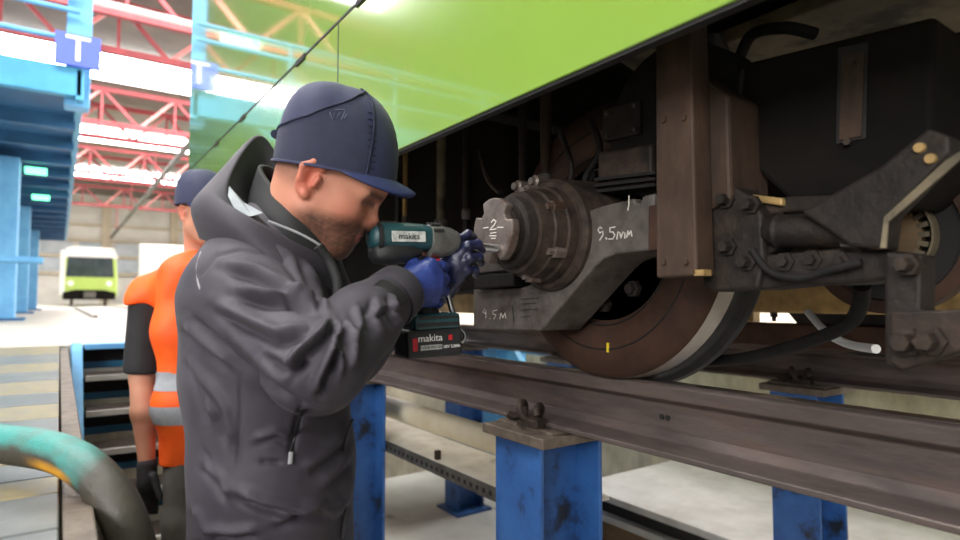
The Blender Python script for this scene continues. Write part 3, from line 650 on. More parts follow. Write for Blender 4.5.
def mesh_field(F, h, lo=None, hi=None, B=24):
    l0, h0 = F.bounds(); lo = l0 if lo is None else np.maximum(l0, lo); hi = h0 if hi is None else np.minimum(h0, hi)
    nb = np.ceil((hi-lo)/(h*B)).astype(int); n = nb*B+1
    V = np.ones(n, dtype=np.float32)
    g = np.stack(np.meshgrid(*[np.arange(B+1)]*3, indexing='ij'), -1).reshape(-1, 3)*h
    rad = h*B*.8661
    cs = np.stack(np.meshgrid(*[np.arange(m) for m in nb], indexing='ij'), -1).reshape(-1, 3)
    cc = lo+(cs+.5)*h*B; dc = F(cc)
    for i, c, d in zip(cs, cc, dc):
        sl = tuple(slice(a*B, a*B+B+1) for a in i)
        if abs(d) > rad*1.7+.02:
            if d < 0: V[sl] = np.where(V[sl] == 1, -1, V[sl])
            continue
        V[sl] = F(lo+i*h*B+g, (c, rad)).reshape(B+1, B+1, B+1)
    I = V < 0
    c8 = np.zeros(tuple(np.array(V.shape)-1), dtype=np.int16)
    for dx in (0, 1):
        for dy in (0, 1):
            for dz in (0, 1): c8 += I[dx:V.shape[0]-1+dx, dy:V.shape[1]-1+dy, dz:V.shape[2]-1+dz]
    act = np.argwhere((c8 > 0) & (c8 < 8)); idx = -np.ones(c8.shape, dtype=np.int64); idx[tuple(act.T)] = np.arange(len(act))
    acc = np.zeros((len(act), 3)); cnt = np.zeros(len(act))
    corners = [(a, b, c) for a in (0, 1) for b in (0, 1) for c in (0, 1)]
    for a in corners:
        for ax in range(3):
            if a[ax]: continue
            b = list(a); b[ax] = 1
            va = V[tuple((act+a).T)]; vb = V[tuple((act+b).T)]; m = (va < 0) != (vb < 0)
            t = np.where(m, va/np.where(m, va-vb, 1), 0)
            p = np.tile(np.array(a, float), (len(act), 1)); p[:, ax] += t
            acc += p*m[:, None]; cnt += m
    verts = lo+(act+acc/np.maximum(cnt, 1)[:, None])*h
    faces = []
    for ax in range(3):
        o1, o2 = [(1, 2), (2, 0), (0, 1)][ax]
        s0 = [slice(None)]*3; s1 = [slice(None)]*3; s0[ax] = slice(0, -1); s1[ax] = slice(1, None)
        e = np.argwhere(I[tuple(s0)] != I[tuple(s1)])
        e = e[(e[:, o1] > 0) & (e[:, o2] > 0) & (e[:, o1] < c8.shape[o1]) & (e[:, o2] < c8.shape[o2])]
        d1 = np.zeros(3, int); d1[o1] = 1; d2 = np.zeros(3, int); d2[o2] = 1
        q = np.stack([idx[tuple((e-d1-d2).T)], idx[tuple((e-d2).T)], idx[tuple(e.T)], idx[tuple((e-d1).T)]], 1)
        fl = ~I[tuple(e.T)]; q[fl] = q[fl][:, ::-1]
        faces.append(q)
    faces = np.concatenate(faces); faces = faces[(faces >= 0).all(1)]
    for _ in range(2):
        d, gr = F(verts), grad(F, verts)
        verts = verts-gr*np.clip(d, -h, h)[:, None]
    return verts, faces
def grad(F, p, e=.0015):
    g = np.stack([F(p+np.eye(3)[i]*e)-F(p-np.eye(3)[i]*e) for i in range(3)], 1)
    return g/np.maximum(np.linalg.norm(g, axis=1), 1e-9)[:, None]
def project(p):
    f, r, u = A(_f), A(_r), A(_u); d = p@f
    return np.stack([480+FPX*(p@r)/d, 270-FPX*(p@u)/d], 1)
def np_obj(name, verts, faces, m, parent, col=None):
    off = A(wloc(parent)); me = bpy.data.meshes.new(name)
    me.vertices.add(len(verts)); me.vertices.foreach_set('co', (verts-off).astype(np.float32).ravel())
    me.loops.add(faces.size); me.loops.foreach_set('vertex_index', faces.astype(np.int32).ravel())
    me.polygons.add(len(faces)); me.polygons.foreach_set('loop_start', np.arange(0, faces.size, 4, dtype=np.int32))
    me.update(calc_edges=True); me.validate()
    me.polygons.foreach_set('use_smooth', np.ones(len(me.polygons), dtype=bool))
    if col is not None:
        at = me.color_attributes.new('Col', 'FLOAT_COLOR', 'POINT'); at.data.foreach_set('color', np.c_[col, np.ones(len(col))].astype(np.float32).ravel())
    me.materials.append(MATS[m]); o = bpy.data.objects.new(name, me); COL.objects.link(o); o.parent = parent
    return o
def nz(p, s, seed=0):       # cheap smooth noise from rotated sines, about -1..1
    r = np.random.RandomState(seed); out = 0
    for i in range(7):
        w = r.normal(size=3); w = w/np.linalg.norm(w)*s*r.uniform(.6, 1.8); out = out+np.sin(p@w+r.uniform(0, 6.28))
    return out/3.2
def seg_dist(q, pl):        # distance from 2-D points to a polyline, and position 0..1 along it
    best = np.full(len(q), 1e9); tt = np.zeros(len(q)); n = len(pl)-1
    for i in range(n):
        a = A(pl[i]); b = A(pl[i+1]); ab = b-a; h = np.clip((q-a)@ab/max(ab@ab, 1e-9), 0, 1)
        d = np.linalg.norm(q-a-h[:, None]*ab, axis=1); m = d < best; best[m] = d[m]; tt[m] = (i+h[m])/n
    return best, tt
def sculpt(verts, nrm, folds):      # cloth folds pressed into the side of the garment that was measured
    q = project(verts); face = -(nrm*(verts/np.linalg.norm(verts, axis=1)[:, None])).sum(1); fw_ = np.clip(face*4, 0, 1)
    disp = np.zeros(len(verts))
    for pl, hgt, w in folds:
        lo = np.min(pl, 0)-4*w; hi = np.max(pl, 0)+4*w; m = ((q > lo) & (q < hi)).all(1) & (face > 0)
        d, t = seg_dist(q[m], pl); tp = np.clip(np.minimum(t, 1-t)*5, .15, 1)
        disp[m] += hgt*np.exp(-(d/w)**2)*tp
    return verts+nrm*(disp*fw_)[:, None]
def vcol_mat(name, rough=.5, bump=.1, bscale=200, sss=0.0, spec=.4):
    m = mat(name, (255, 255, 255), rough=rough, bump=bump, bscale=bscale, spec=spec); nt = m.node_tree
    at = nt.nodes.new('ShaderNodeAttribute'); at.attribute_name = 'Col'; nt.links.new(at.outputs['Color'], nt.nodes['Principled BSDF'].inputs['Base Color'])
    if sss:
        b = nt.nodes['Principled BSDF']; b.inputs['Subsurface Weight'].default_value = sss; b.inputs['Subsurface Radius'].default_value = (.012, .005, .003); b.inputs['Subsurface Scale'].default_value = .5
    return m
def head_frame(yaw, pitch, roll):
    a = R(yaw); f0 = CR*math.cos(a)+CF*math.sin(a); l0 = CF*math.cos(a)-CR*math.sin(a)
    f = f0*math.cos(R(pitch))-UP*math.sin(R(pitch)); u0 = f.cross(l0)
    l = l0*math.cos(R(roll))+u0*math.sin(R(roll)); u = f.cross(l)
    return f, l, u
# ------------------------------------------------------------------ people
vcol_mat('skin', rough=.5, bump=.12, bscale=260, sss=.15)
mat('jacket_cloth', (60,56,65), (52,48,57), rough=.62, scale=14, bump=.10, bscale=420, spec=.35, sheen=.05)
mat('jacket_black', (28,28,31), (22,22,24), rough=.75, scale=30, bump=.1, bscale=300)
mat('lining_grey', (150,156,160), (134,140,146), rough=.7, scale=20)
mat('piping_grey', (150,150,156), rough=.5)
mat('zip_black', (20,20,22), rough=.4)
mat('cap_blue', (33,38,74), (28,33,66), rough=.7, scale=30, bump=.18, bscale=500, sheen=.1)
mat('cap_mesh', (29,34,62), (24,28,54), rough=.75, scale=60, bump=.3, bscale=700, sheen=.1)
mat('cap_brim', (42,51,98), (38,46,90), rough=.65, scale=30, bump=.1, bscale=500)
mat('cap_seam', (24,28,56), rough=.8)
mat('emblem_grey', (92,98,124), rough=.6)
mat('glove_blue', (50,68,138), (36,50,110), rough=.3, scale=26, bump=.25, bscale=120, spec=.6, c3=(40,70,160), scale3=18, lo3=.6, hi3=.75)
mat('glove_dark', (26,32,68), (18,22,46), rough=.32, scale=26, bump=.25, bscale=120, spec=.6)
mat('knit_black', (30,30,33), (40,40,44), rough=.8, scale=60, bump=.4, bscale=300)
mat('trouser_dark', (52,52,54), (42,42,44), rough=.8, scale=14, bump=.2, bscale=200)
mat('boot_black', (26,25,24), rough=.5)
HS = .96
def head_field(F, O, fr, neck_to, neck_r, beard=0.0):
    f, l, u = [A(x) for x in fr]; O = A(O); L = lambda x, y, z: O+(f*x+l*y+u*z)*HS; X = [f, l, u]
    F.ell(L(-.008, 0, .03), X, (.090, .074, .090), .01)
    F.ell(L(.030, 0, -.035), X, (.064, .060, .078), .04)
    F.ell(L(.012, 0, -.07), X, (.068, .056, .045), .03)
    F.cap(L(.062, -.014, -.104), L(.062, .014, -.104), .024, k=.03)
    for s in (-1, 1):
        F.cap(L(-.002, s*.05, -.062), L(.055, s*.026, -.098), .022, .02, k=.03)
        F.ell(L(.056, s*.044, -.024), X, (.026, .022, .022), .025)
        F.cap(L(.086, s*.012, .019), L(.076, s*.044, .017), .011, .009, k=.02)
    F.ell(L(.06, 0, .05), X, (.042, .055, .05), .03)
    for s in (-1, 1): F.ell(L(.096, s*.033, -.001), X, (.018, .017, .012), .014, sub=True)
    for s in (-1, 1): F.cap(L(.076, s*.033, -.001), L(.0762, s*.033, -.001), .0125, k=.004)
    for s in (-1, 1): F.cap(L(.087, s*.02, .006), L(.081, s*.044, .003), .0035, .003, k=.006)
    F.cap(L(.089, 0, .010), L(.108, 0, -.030), .0085, .0105, k=.012)
    F.cap(L(.107, 0, -.031), L(.1075, 0, -.033), .0122, k=.006)
    F.cap(L(.098, 0, -.040), L(.104, 0, -.041), .012, k=.008)
    for s in (-1, 1): F.cap(L(.100, s*.013, -.037), L(.104, s*.012, -.036), .0075, k=.007)
    F.ell(L(.080, 0, -.068), X, (.021, .028, .022), .015)
    F.cap(L(.097, -.014, -.0635), L(.097, .014, -.0635), .0058, k=.008)
    F.cap(L(.094, -.012, -.0745), L(.094, .012, -.0745), .0062, k=.008)
    F.cap(L(.104, -.02, -.0692), L(.104, .02, -.0692), .0022, k=.004, sub=True)
    if beard: F.cap(L(.07, -.016, -.103), L(.07, .016, -.103), .024, k=.02); F.cap(L(.096, -.016, -.056), L(.096, .016, -.056), .006, k=.008)
    for s in (-1, 1):
        F.ell(L(-.018, s*.078, -.010), [A(f)*.95+A(l)*s*-.3, A(l)*.95+A(f)*s*.3, u], (.019, .008, .033), .006)
        F.ell(L(-.012, s*.089, -.004), X, (.011, .011, .019), .004, sub=True)
        F.cap(L(-.012, s*.081, -.037), L(-.010, s*.080, -.039), .0075, k=.006)
        F.cap(L(-.035, s*.089, .006), L(-.020, s*.089, .022), .0046, k=.004); F.cap(L(-.020, s*.089, .022), L(-.002, s*.084, .014), .0046, k=.004); F.cap(L(-.035, s*.089, .006), L(-.030, s*.087, -.020), .0044, k=.004); F.cap(L(-.002, s*.082, -.002), L(-.004, s*.082, -.016), .005, k=.004)
    F.cap(L(-.035, 0, -.03), A(neck_to), .054, neck_r, k=.03)
    return L
def head_colors(verts, O, fr, base, beard, hair_back=True):
    f, l, u = [A(x) for x in fr]; q = (verts-A(O))/HS; x, y, z = q@f, q@l, q@u
    c = np.tile(A(lin(base)[:3]), (len(verts), 1)); n = nz(verts, 260, 3)*.3+nz(verts, 620, 4)*.4
    def mixin(w, col): 
        nonlocal c
        w = np.clip(w, 0, 1)[:, None]; c = c*(1-w)+A(lin(col)[:3])*w
    sm = lambda v, a, b: np.clip((v-a)/(b-a), 0, 1)
    mixin(.35*np.clip(nz(verts, 45, 9)*.5+.5, 0, 1), (170, 104, 84))
    ear = np.exp(-(((x+.018)/.026)**2+((np.abs(y)-.086)/.014)**2+((z+.008)/.04)**2)); mixin(ear*.75, (196, 92, 74))
    ck = np.exp(-(((x-.065)/.03)**2+((z+.03)/.03)**2)); mixin(ck*.35, (186, 100, 82))
    ns = np.exp(-(((x-.116)/.014)**2+((z+.036)/.018)**2)); mixin(ns*.5, (190, 104, 86))
    hd = np.abs(y) < .2
    # stubble, moustache, beard
    jaw = sm(-z+.22*x, .050, .072)*sm(x, -.03, .01)*(z > -.15)
    mou = np.exp(-((z+.056)/.010)**2)*sm(x, .078, .09)*(np.abs(y) < .03)
    lip = np.exp(-((z+.069)/.008)**2)*sm(x, .084, .092)*(np.abs(y) < .024)
    mixin(np.clip(jaw*(.8+.25*n), 0, 1)*beard*(1-lip), (58, 40, 32)); mixin(mou*beard*(.8+.2*n), (62, 42, 34)); mixin(lip*.7, (160, 84, 76))
    mixin(np.exp(-(((z-.017)/.007)**2))*sm(x, .066, .076)*(np.abs(np.abs(y)-.032) < .024)*.8, (60, 42, 34))
    eyer = (np.abs(np.abs(y)-.033) < .02)*np.exp(-((z+.001)/.0075)**2)*sm(x, .074, .08); mixin(eyer*.75, (52, 36, 30))
    hair = np.maximum(sm(-x, -.03, .03)*sm(z, -.045, .0), sm(z, .02, .035)*sm(-x, -.07, -.05))*(ear < .25); mixin(hair*(.72+.22*n), (66, 48, 38))
    return c

# ---- the man in the dark jacket
HO = P(329, 180, 1.09); HFR = head_frame(8, 28, 10)
man = thing('person', 'man in charcoal hooded jacket and navy bump cap holding a cordless impact wrench', 'person', (P(270, 540, 1.08).x, P(270, 540, 1.08).y, AF))
BF, BL, _ = head_frame(18, 0, 0)
nb = P(283, 248, 1.12)
T = [P(272, 600, 1.10), P(274, 540, 1.10), P(274, 460, 1.10), P(266, 370, 1.10), P(262, 305, 1.11), P(268, 268, 1.12)]
Sr, Er, Wr = P(243, 293, 1.02), P(314, 364, .885), P(396, 294, 1.075)
Sl, El, Wl = P(292, 268, 1.26), P(352, 350, 1.33), P(434, 284, 1.245)
hipz = AF+.90
hc = Vector((T[0].x, T[0].y, hipz))
kneeR = Vector((hc.x, hc.y, AF+.50))-BL*.11+BF*.03; kneeL = Vector((hc.x, hc.y, AF+.50))+BL*.12+BF*.06
ankR = kneeR-BF*.05+Vector((0, 0, -.42)); ankL = kneeL-BF*.04+Vector((0, 0, -.42))
B = Field()
L_ = head_field(B, HO, HFR, nb, .060, 1.0)
B.ecap(T[5], T[3], .07, .085, BL, 1.7, .04); B.ecap(T[3], hc, .085, .09, BL, 1.5, .04)
for S_, E_, W_ in ((Sr, Er, Wr), (Sl, El, Wl)): B.cap(S_, E_, .05, .04, .04); B.cap(E_, W_, .04, .027, .02)
for s, kn, an in ((-1, kneeR, ankR), (1, kneeL, ankL)):
    B.cap(hc+BL*s*.09, kn, .075, .05, .04); B.cap(kn, an, .05, .038, .02); B.cap(an, an+BF*.13-UP*.02, .03, .025, .02)
v, fc = mesh_field(B, .0037)
body = np_obj('body', v, fc, 'skin', man, head_colors(v, HO, HFR, (196, 138, 114), 1.0)); body['label'] = 'face with short dark beard, looking down at the tool'

# jacket
J = Field()
rad = [.128, .128, .131, .128, .120, .085]
for i in range(5): J.ecap(T[i], T[i+1], rad[i], rad[i+1], BL, 1.42, .05)
J.cap(Sr+BL*.03, Sl, .072, .078, .06)
J.cap(Sr, Sr*.55+Er*.45, .080, .077, .05); J.cap(Sr*.55+Er*.45, Er, .077, .073, .014); J.cap(Er, Er*.45+Wr*.55, .073, .061, .014); J.cap(Er*.45+Wr*.55, Wr, .061, .045, .014)
J.cap(Sl, El, .085, .07, .05); J.cap(El, Wl, .066, .042, .03)
J.cap(nb-BF*.02, T[4], .085, .10, .06)
J.plane(Wr+(Wr-Er).normalized()*.012, (Wr-Er)); J.plane(Wl+(Wl-El).normalized()*.012, (Wl-El))
J.ops = J.ops[:-2]
wd = A((Wr-Er).normalized()); wc = A(Wr)
v, fc = mesh_field(J, .0040)
g = grad(J, v)
und = nz(v*[1, 1, .7], 26, 21)*.0035+nz(v*[1, 1, .6], 60, 22)*.0014
v = v+g*und[:, None]
F_ = []
def fold(pts, h, w, valley=True):
    h *= 1.4; w *= .80
    F_.append((pts, h, w))
    if valley:
        a, b = A(pts[0]), A(pts[-1]); n_ = A((-(b-a)[1], (b-a)[0])); n_ = n_/np.linalg.norm(n_)*w*1.5; n_ = n_ if n_[1] > 0 else -n_
        F_.append(([tuple(A(p)+n_) for p in pts], -h*.9, w*.8))
# elbow and sleeve folds
fold([(330,318),(322,332),(300,352),(286,378)], .011, 6); fold([(338,322),(334,345),(318,378),(312,396)], .011, 5.5)
fold([(345,318),(352,345),(350,372)], .009, 5); fold([(336,318),(342,340),(338,384)], .008, 4)
fold([(222,262),(256,270),(285,285),(310,305)], .008, 7); fold([(232,288),(268,296),(300,296),(322,306)], .011, 7)
fold([(212,300),(246,318),(280,334),(312,326)], .010, 8); fold([(262,346),(290,362),(314,352)], .007, 7)
fold([(356,304),(360,326),(350,344)], .007, 5); fold([(378,296),(374,318),(382,340)], .006, 5); fold([(392,292),(394,314),(402,326)], .006, 4); fold([(366,318),(386,306),(398,308)], .004, 4)
fold([(300,258),(318,288),(328,312)], .007, 5); fold([(262,238),(288,256),(312,290)], .005, 5)
fold([(226,330),(256,356),(290,392)], .005, 7)
# arm hangs away from the body: a crease along the underside of the sleeve
F_.append(([(188,312),(205,332),(232,358),(262,384),(298,406),(330,412)], -.014, 4))
# back and waist folds
fold([(184,322),(202,340),(238,368)], .006, 6); fold([(190,352),(205,388),(216,425)], .006, 7); fold([(204,372),(226,410),(234,448)], .005, 6)
fold([(232,488),(262,500),(300,508),(332,500)], .010, 7); fold([(270,522),(300,512),(338,510)], .008, 6); fold([(206,528),(232,532),(262,528)], .007, 6)
fold([(300,470),(326,452),(346,430)], .006, 8); fold([(318,486),(336,470),(350,452)], .005, 7); fold([(204,462),(222,480),(232,500)], .006, 6); fold([(194,505),(204,525),(216,540)], .006, 6)
fold([(252,440),(276,432),(290,440)], .004, 5); fold([(330,520),(346,500),(352,470)], .005, 6)
# seams
for pl in ([(196,300),(200,275),(216,256),(240,250),(266,254),(290,268)], [(240,368),(241,410),(239,450),(236,480)], [(202,446),(214,470),(226,486)]): F_.append((pl, -.0035, 2.2))
F_.append(([(302,404),(296,430),(289,456)], -.008, 3)); F_.append(([(258,462),(284,463)], -.007, 2.5))
v = sculpt(v, g, F_)
jk = np_obj('jacket', v, fc, 'jacket_cloth', man); jk['label'] = 'charcoal softshell jacket with creased sleeves'
# seam and zip details laid on the cloth
def on_jacket(px, py, lift=.001):
    d = A(ray(px, py)); d = d/np.linalg.norm(d); t = .6
    for _ in range(60):
        e = J(np.array([d*t]))[0]; t += e*.8
        if abs(e) < 5e-4: break
    else: t = 1.05
    return Vector(d*(t-lift))
MB().tube(spline([on_jacket(x, y, .004) for x, y in ((201,252),(197,266),(198,282),(204,298))], 5), .0016, 6).build('piping', 'piping_grey', jk, smooth=60)
MB().tube(spline([on_jacket(x, y, .002) for x, y in ((302,408),(297,430),(290,455))], 5), .0028, 6).build('pocket_zip', 'zip_black', jk, smooth=60)
MB().tube([on_jacket(291, 452, .004), on_jacket(290, 464, .004)], .0035, 6).build('zip_pull', 'piping_grey', jk, smooth=60)
MB().tube(spline([on_jacket(x, y, .003) for x, y in ((352,420),(344,450),(346,500),(342,538))], 5), .003, 6).build('front_zip', 'zip_black', jk, smooth=60)
# cuff with its strap
u_, v_, w_ = frame_from(Wr-Er)
def cuff_ring(o, r): return [Vector(Wr)+w_*o+(u_*math.cos(a)+v_*math.sin(a))*r for a in [2*math.pi*i/28 for i in range(28)]]
MB().rings([cuff_ring(-.03, .0515), cuff_ring(-.025, .053), cuff_ring(.012, .051), cuff_ring(.016, .048), cuff_ring(.012, .042)], cap0=False).build('cuff', 'jacket_cloth', jk, smooth=50)
st0 = [on_jacket(x, y, .009) for x, y in ((377,283),(384,284),(392,289),(399,295),(404,302))]
cs = MB(); pts = spline(st0, 5); 
for a, b in zip(pts[:-1], pts[1:]): cs.obox((a+b)/2, b-a, w_, (b-a).cross(w_), (b-a).length/2+.001, .011, .0022)
cs.build('cuff_strap', 'jacket_black', jk, bevel=.001, seg=1)
# hood and collar as draped rings
def loft(rows, n=7, m=5):
    cols = [spline(r, n, True) for r in rows]; k = len(cols[0]); out = [[] for _ in range((len(rows)-1)*m+1)]
    for i in range(k):
        for j, p in enumerate(spline([c[i] for c in cols], m)): out[j].append(p)
    return out
hood = [[P(200,236,1.10), P(222,246,1.0), P(285,268,.975), P(338,292,1.08), P(330,265,1.2), P(250,228,1.23)],
        [P(193,206,1.11), P(206,214,1.0), P(262,238,.975), P(334,270,1.07), P(322,242,1.19), P(240,190,1.25)],
        [P(206,186,1.12), P(210,194,1.02), P(258,222,.985), P(330,258,1.065), P(308,215,1.18), P(248,160,1.23)],
        [P(240,150,1.13), P(224,192,1.035), P(252,220,.995), P(324,250,1.065), P(300,200,1.17), P(263,139,1.19)],
        [P(247,156,1.13), P(231,194,1.05), P(256,217,1.015), P(322,250,1.07), P(298,200,1.16), P(268,147,1.18)],
        [P(252,200,1.12), P(250,212,1.07), P(282,224,1.06), P(318,256,1.08), P(296,226,1.14), P(270,192,1.16)]]
rs = loft(hood)
MB().rings(rs[:19], cap0=False, cap1=False).build('hood', 'jacket_cloth', jk, smooth=80)
lin_ = MB().rings(rs[18:], cap0=False, cap1=False).build('hood_lining', 'jacket_black', jk, smooth=80)
# pale flash of lining on the near inside of the hood
fl_ = [P(229,186,1.045), P(234,192,1.04), P(243,202,1.025), P(254,208,1.01), P(263,213,1.0), P(252,216,.992), P(240,217,.99), P(233,206,1.005), P(228,196,1.025)]
MB().prism(fl_, CF*.004).build('lining_flash', 'lining_grey', jk)
col_ = [[P(244,210,1.12), P(256,226,1.04), P(292,246,1.02), P(340,276,1.08), P(320,250,1.16), P(268,205,1.18)],
        [P(250,190,1.12), P(264,208,1.04), P(297,230,1.02), P(338,262,1.08), P(322,238,1.155), P(272,190,1.17)],
        [P(258,166,1.12), P(278,193,1.05), P(306,222,1.035), P(336,252,1.08), P(322,228,1.15), P(282,174,1.16)]]
c_ = MB().rings(loft(col_), cap0=False, cap1=False).build('collar', 'jacket_black', jk, smooth=80)
sm_ = c_.modifiers.new('solid', 'SOLIDIFY'); sm_.thickness = .008
MB().tube(spline([P(268,221,.972), P(296,232,.985), P(318,244,1.0), P(330,256,1.02)], 6), .0022, 6).build('collar_zip', 'piping_grey', jk, smooth=60)
MB().tube(spline([P(318,246,1.0), P(330,262,1.01), P(338,285,1.0), P(336,312,.99)], 6), .009, 8).build('front_placket', 'jacket_black', jk, smooth=60)
# trousers and boots (below the frame)
Tr = Field()
Tr.ecap(hc+UP*.10, hc-UP*.06, .105, .10, BL, 1.4, .03)
for s, kn, an in ((-1, kneeR, ankR), (1, kneeL, ankL)): Tr.cap(hc+BL*s*.09, kn, .095, .075, .04); Tr.cap(kn, an-UP*.02, .075, .065, .03)
v, fc = mesh_field(Tr, .011); np_obj('trousers', v, fc, 'trouser_dark', man)
for an in (ankR, ankL):
    Bt = Field(); z0 = AF+.045
    Bt.cap(an+UP*.04, (an.x, an.y, z0+.01), .055, .05, .02); q = Vector((an.x, an.y, z0))
    Bt.ecap(q-BF*.03, q+BF*.17, .045, .04, BL, 1.15, .03); Bt.plane((0, 0, AF+.002), (0, 0, -1))
    v, fc = mesh_field(Bt, .009); np_obj('boot', v, fc, 'boot_black', man)

# ---- bump cap
def cap_dome(O, fr, lf, lb, w, h, zf=0.0, p=2.35, nA=56, nT=18):
    f, l, u = fr; rows = []
    def pt(a, t, grow=0.0):
        c, s = math.cos(a), math.sin(a); ln = (lf if c > 0 else lb)
        pp = p+(0 if c > 0 else 1.0*min(1, -c*2))
        ra = (1-t**pp)**(1/pp)
        ra = ra if c > 0 else ra
        x = (ln+grow)*math.copysign(abs(c)**.92, c)*ra; y = (w+grow)*math.copysign(abs(s)**.95, s)*ra
        return O+f*x+l*y+u*((h+grow)*t - (0.012 if False else 0)*c)
    return pt
CO = P(334, 173, 1.09); CFR = head_frame(8, 9, 8)
cpt = cap_dome(CO, CFR, .113, .106, .090, .156)
def dome_mesh(pt, nA=56, ts=None):
    ts = ts or [0, .04, .12, .22, .34, .46, .58, .69, .78, .86, .92, .96, .985, .9999]
    return MB().rings([[pt(2*math.pi*i/nA, t) for i in range(nA)] for t in ts], cap0=False)
capo = dome_mesh(cpt).build('cap', 'cap_blue', man, smooth=80); capo['label'] = 'navy bump cap with mesh side panel and short brim'
so = capo.modifiers.new('solid', 'SOLIDIFY'); so.thickness = .004
# mesh side panels, seams, brim
def surf_curve(pts, grow=.0015, n=8):
    out = []
    for (a0, t0), (a1, t1) in zip(pts[:-1], pts[1:]):
        for k in range(n): out.append(cpt(a0+(a1-a0)*k/n, t0+(t1-t0)*k/n, grow))
    out.append(cpt(*pts[-1], grow)); return out
for s in (-1, 1):
    pb = [(s*R(172), .36), (s*R(140), .42), (s*R(115), .52), (s*R(95), .68), (s*R(70), .86), (s*R(40), .975)]
    pf = [(s*R(58), .02), (s*R(57), .25), (s*R(54), .55), (s*R(50), .80), (s*R(40), .975)]
    MB().tube(surf_curve(pb), .0022, 6).build('panel_seam', 'cap_seam', capo, smooth=60)
    MB().tube(surf_curve(pf), .0020, 6).build('panel_seam', 'cap_seam', capo, smooth=60)
    # side panel patch
    rows = []
    for i in range(25):
        a = R(172)+(R(57)-R(172))*i/24; a_ = math.degrees(a)
        tt = np.interp(-a_, [-172, -140, -115, -95, -70, -57], [.36, .42, .52, .68, .86, .92])
        if a_ < 70: tt = np.interp(a_, [57, 70], [.5, .86])
        rows.append([cpt(s*a, tt*k/10, .0009) for k in range(11)])
    MB().rings(rows, closed=False, cap0=False, cap1=False).build('mesh_panel', 'cap_mesh', capo, smooth=80)
    if s < 0:
        for k in range(9):
            t = .1+.075*k; MB().tube([cpt(s*R(60), t, .001), cpt(s*R(51), t, .001)], .0013, 5).build('stitch', 'cap_seam', capo)
rim = [cpt(2*math.pi*i/56, .012, .0022) for i in range(57)]
MB().tube(rim, .0026, 6).build('rim_band', 'cap_blue', capo, smooth=60)
br = []
for i in range(29):
    a = R(-80)+R(160)*i/28; base = cpt(a, .0, .001); row = []
    ext = .036*max(math.cos(a*1.125), 0)**.8
    for k in range(7):
        q = k/6; row.append(base+CFR[0]*(ext*q)-CFR[2]*(ext/.036)*(.008*q+.006*q*q+.022*q*abs(math.sin(a))))
    br.append(row)
brim = MB().rings(br, closed=False, cap0=False, cap1=False).build('brim', 'cap_brim', capo, smooth=80)
bs = brim.modifiers.new('solid', 'SOLIDIFY'); bs.thickness = .0045; bs.offset = 1
MB().tube([cpt(R(178), .3, .004), cpt(R(190), .3, .004)], .008, 8).build('back_strap', 'cap_seam', capo, smooth=60)
em = MB()
for st_ in ([(329,112),(332,119),(335,113),(337,119),(340,112)], [(341,119),(344,112)], [(344,119),(347,113)], [(336,110),(345,110)]):
    pts = []
    for x, y in st_:
        d = ray(x, y); best = min(((cpt(-R(aa), tt/50, .002)) for aa in range(62, 110, 2) for tt in range(15, 42)), key=lambda q: (q-d*(q.dot(d)/d.dot(d))).length)
        pts.append(best)
    em.tube(pts, .0007, 5)
em.build('emblem', 'emblem_grey', capo)
# ---- gloves
def glove(name, label, m, wrist, wr_r, kn, chains, palm_r, extra=(), cuff=None):
    G = Field()
    for q in kn: G.cap(wrist, q, wr_r, palm_r, .016)
    for ch, r0 in chains:
        for i in range(len(ch)-1): G.cap(ch[i], ch[i+1], r0-.0008*i, r0-.0008*(i+1), .006)
    for a, b, r1, r2 in extra: G.cap(a, b, r1, r2, .012)
    v, fc = mesh_field(G, .0026); o = np_obj(name, v, fc, m, man); o['label'] = label
    return o
wr = P(398, 292, 1.078); kn = [P(430, 266, 1.122), P(436, 277, 1.115), P(436, 288, 1.115), P(430, 299, 1.12)]
fingers = [([kn[0], P(441, 266, 1.145), P(445, 268, 1.175), P(438, 270, 1.19)], .0105), ([kn[1], P(444, 279, 1.145), P(443, 282, 1.18), P(432, 284, 1.19)], .0112),
           ([kn[2], P(444, 291, 1.145), P(443, 293, 1.18), P(432, 294, 1.19)], .0108), ([kn[3], P(438, 303, 1.145), P(438, 304, 1.175), P(428, 304, 1.185)], .0098)]
thumb = ([P(408, 274, 1.10), P(414, 264, 1.13), P(424, 262, 1.165), P(436, 263, 1.18)], .0125)
glove('glove', 'bright blue rubber glove gripping the tool handle', 'glove_blue', wr, .030, kn, fingers+[thumb], .0165, extra=[(P(404, 286, 1.09), P(426, 272, 1.105), .026, .02)])
wl = P(440, 288, 1.235); kl = [P(451, 254, 1.20), P(457, 258, 1.19), P(459, 267, 1.19), P(457, 277, 1.197)]
fl2 = [([kl[0], P(458, 240, 1.19), P(468, 234, 1.20), P(474, 237, 1.215)], .0098), ([kl[1], P(468, 246, 1.18), P(478, 244, 1.195), P(482, 250, 1.215)], .0105),
       ([kl[2], P(470, 258, 1.18), P(479, 257, 1.195), P(481, 263, 1.215)], .0102), ([kl[3], P(467, 270, 1.187), P(475, 270, 1.20), P(476, 275, 1.215)], .0094)]
glove('glove', 'dark blue rubber glove steadying the front of the tool', 'glove_dark', wl, .026, kl, fl2+[([P(448, 272, 1.22), P(452, 256, 1.235), P(462, 246, 1.24)], .0115)], .0165)

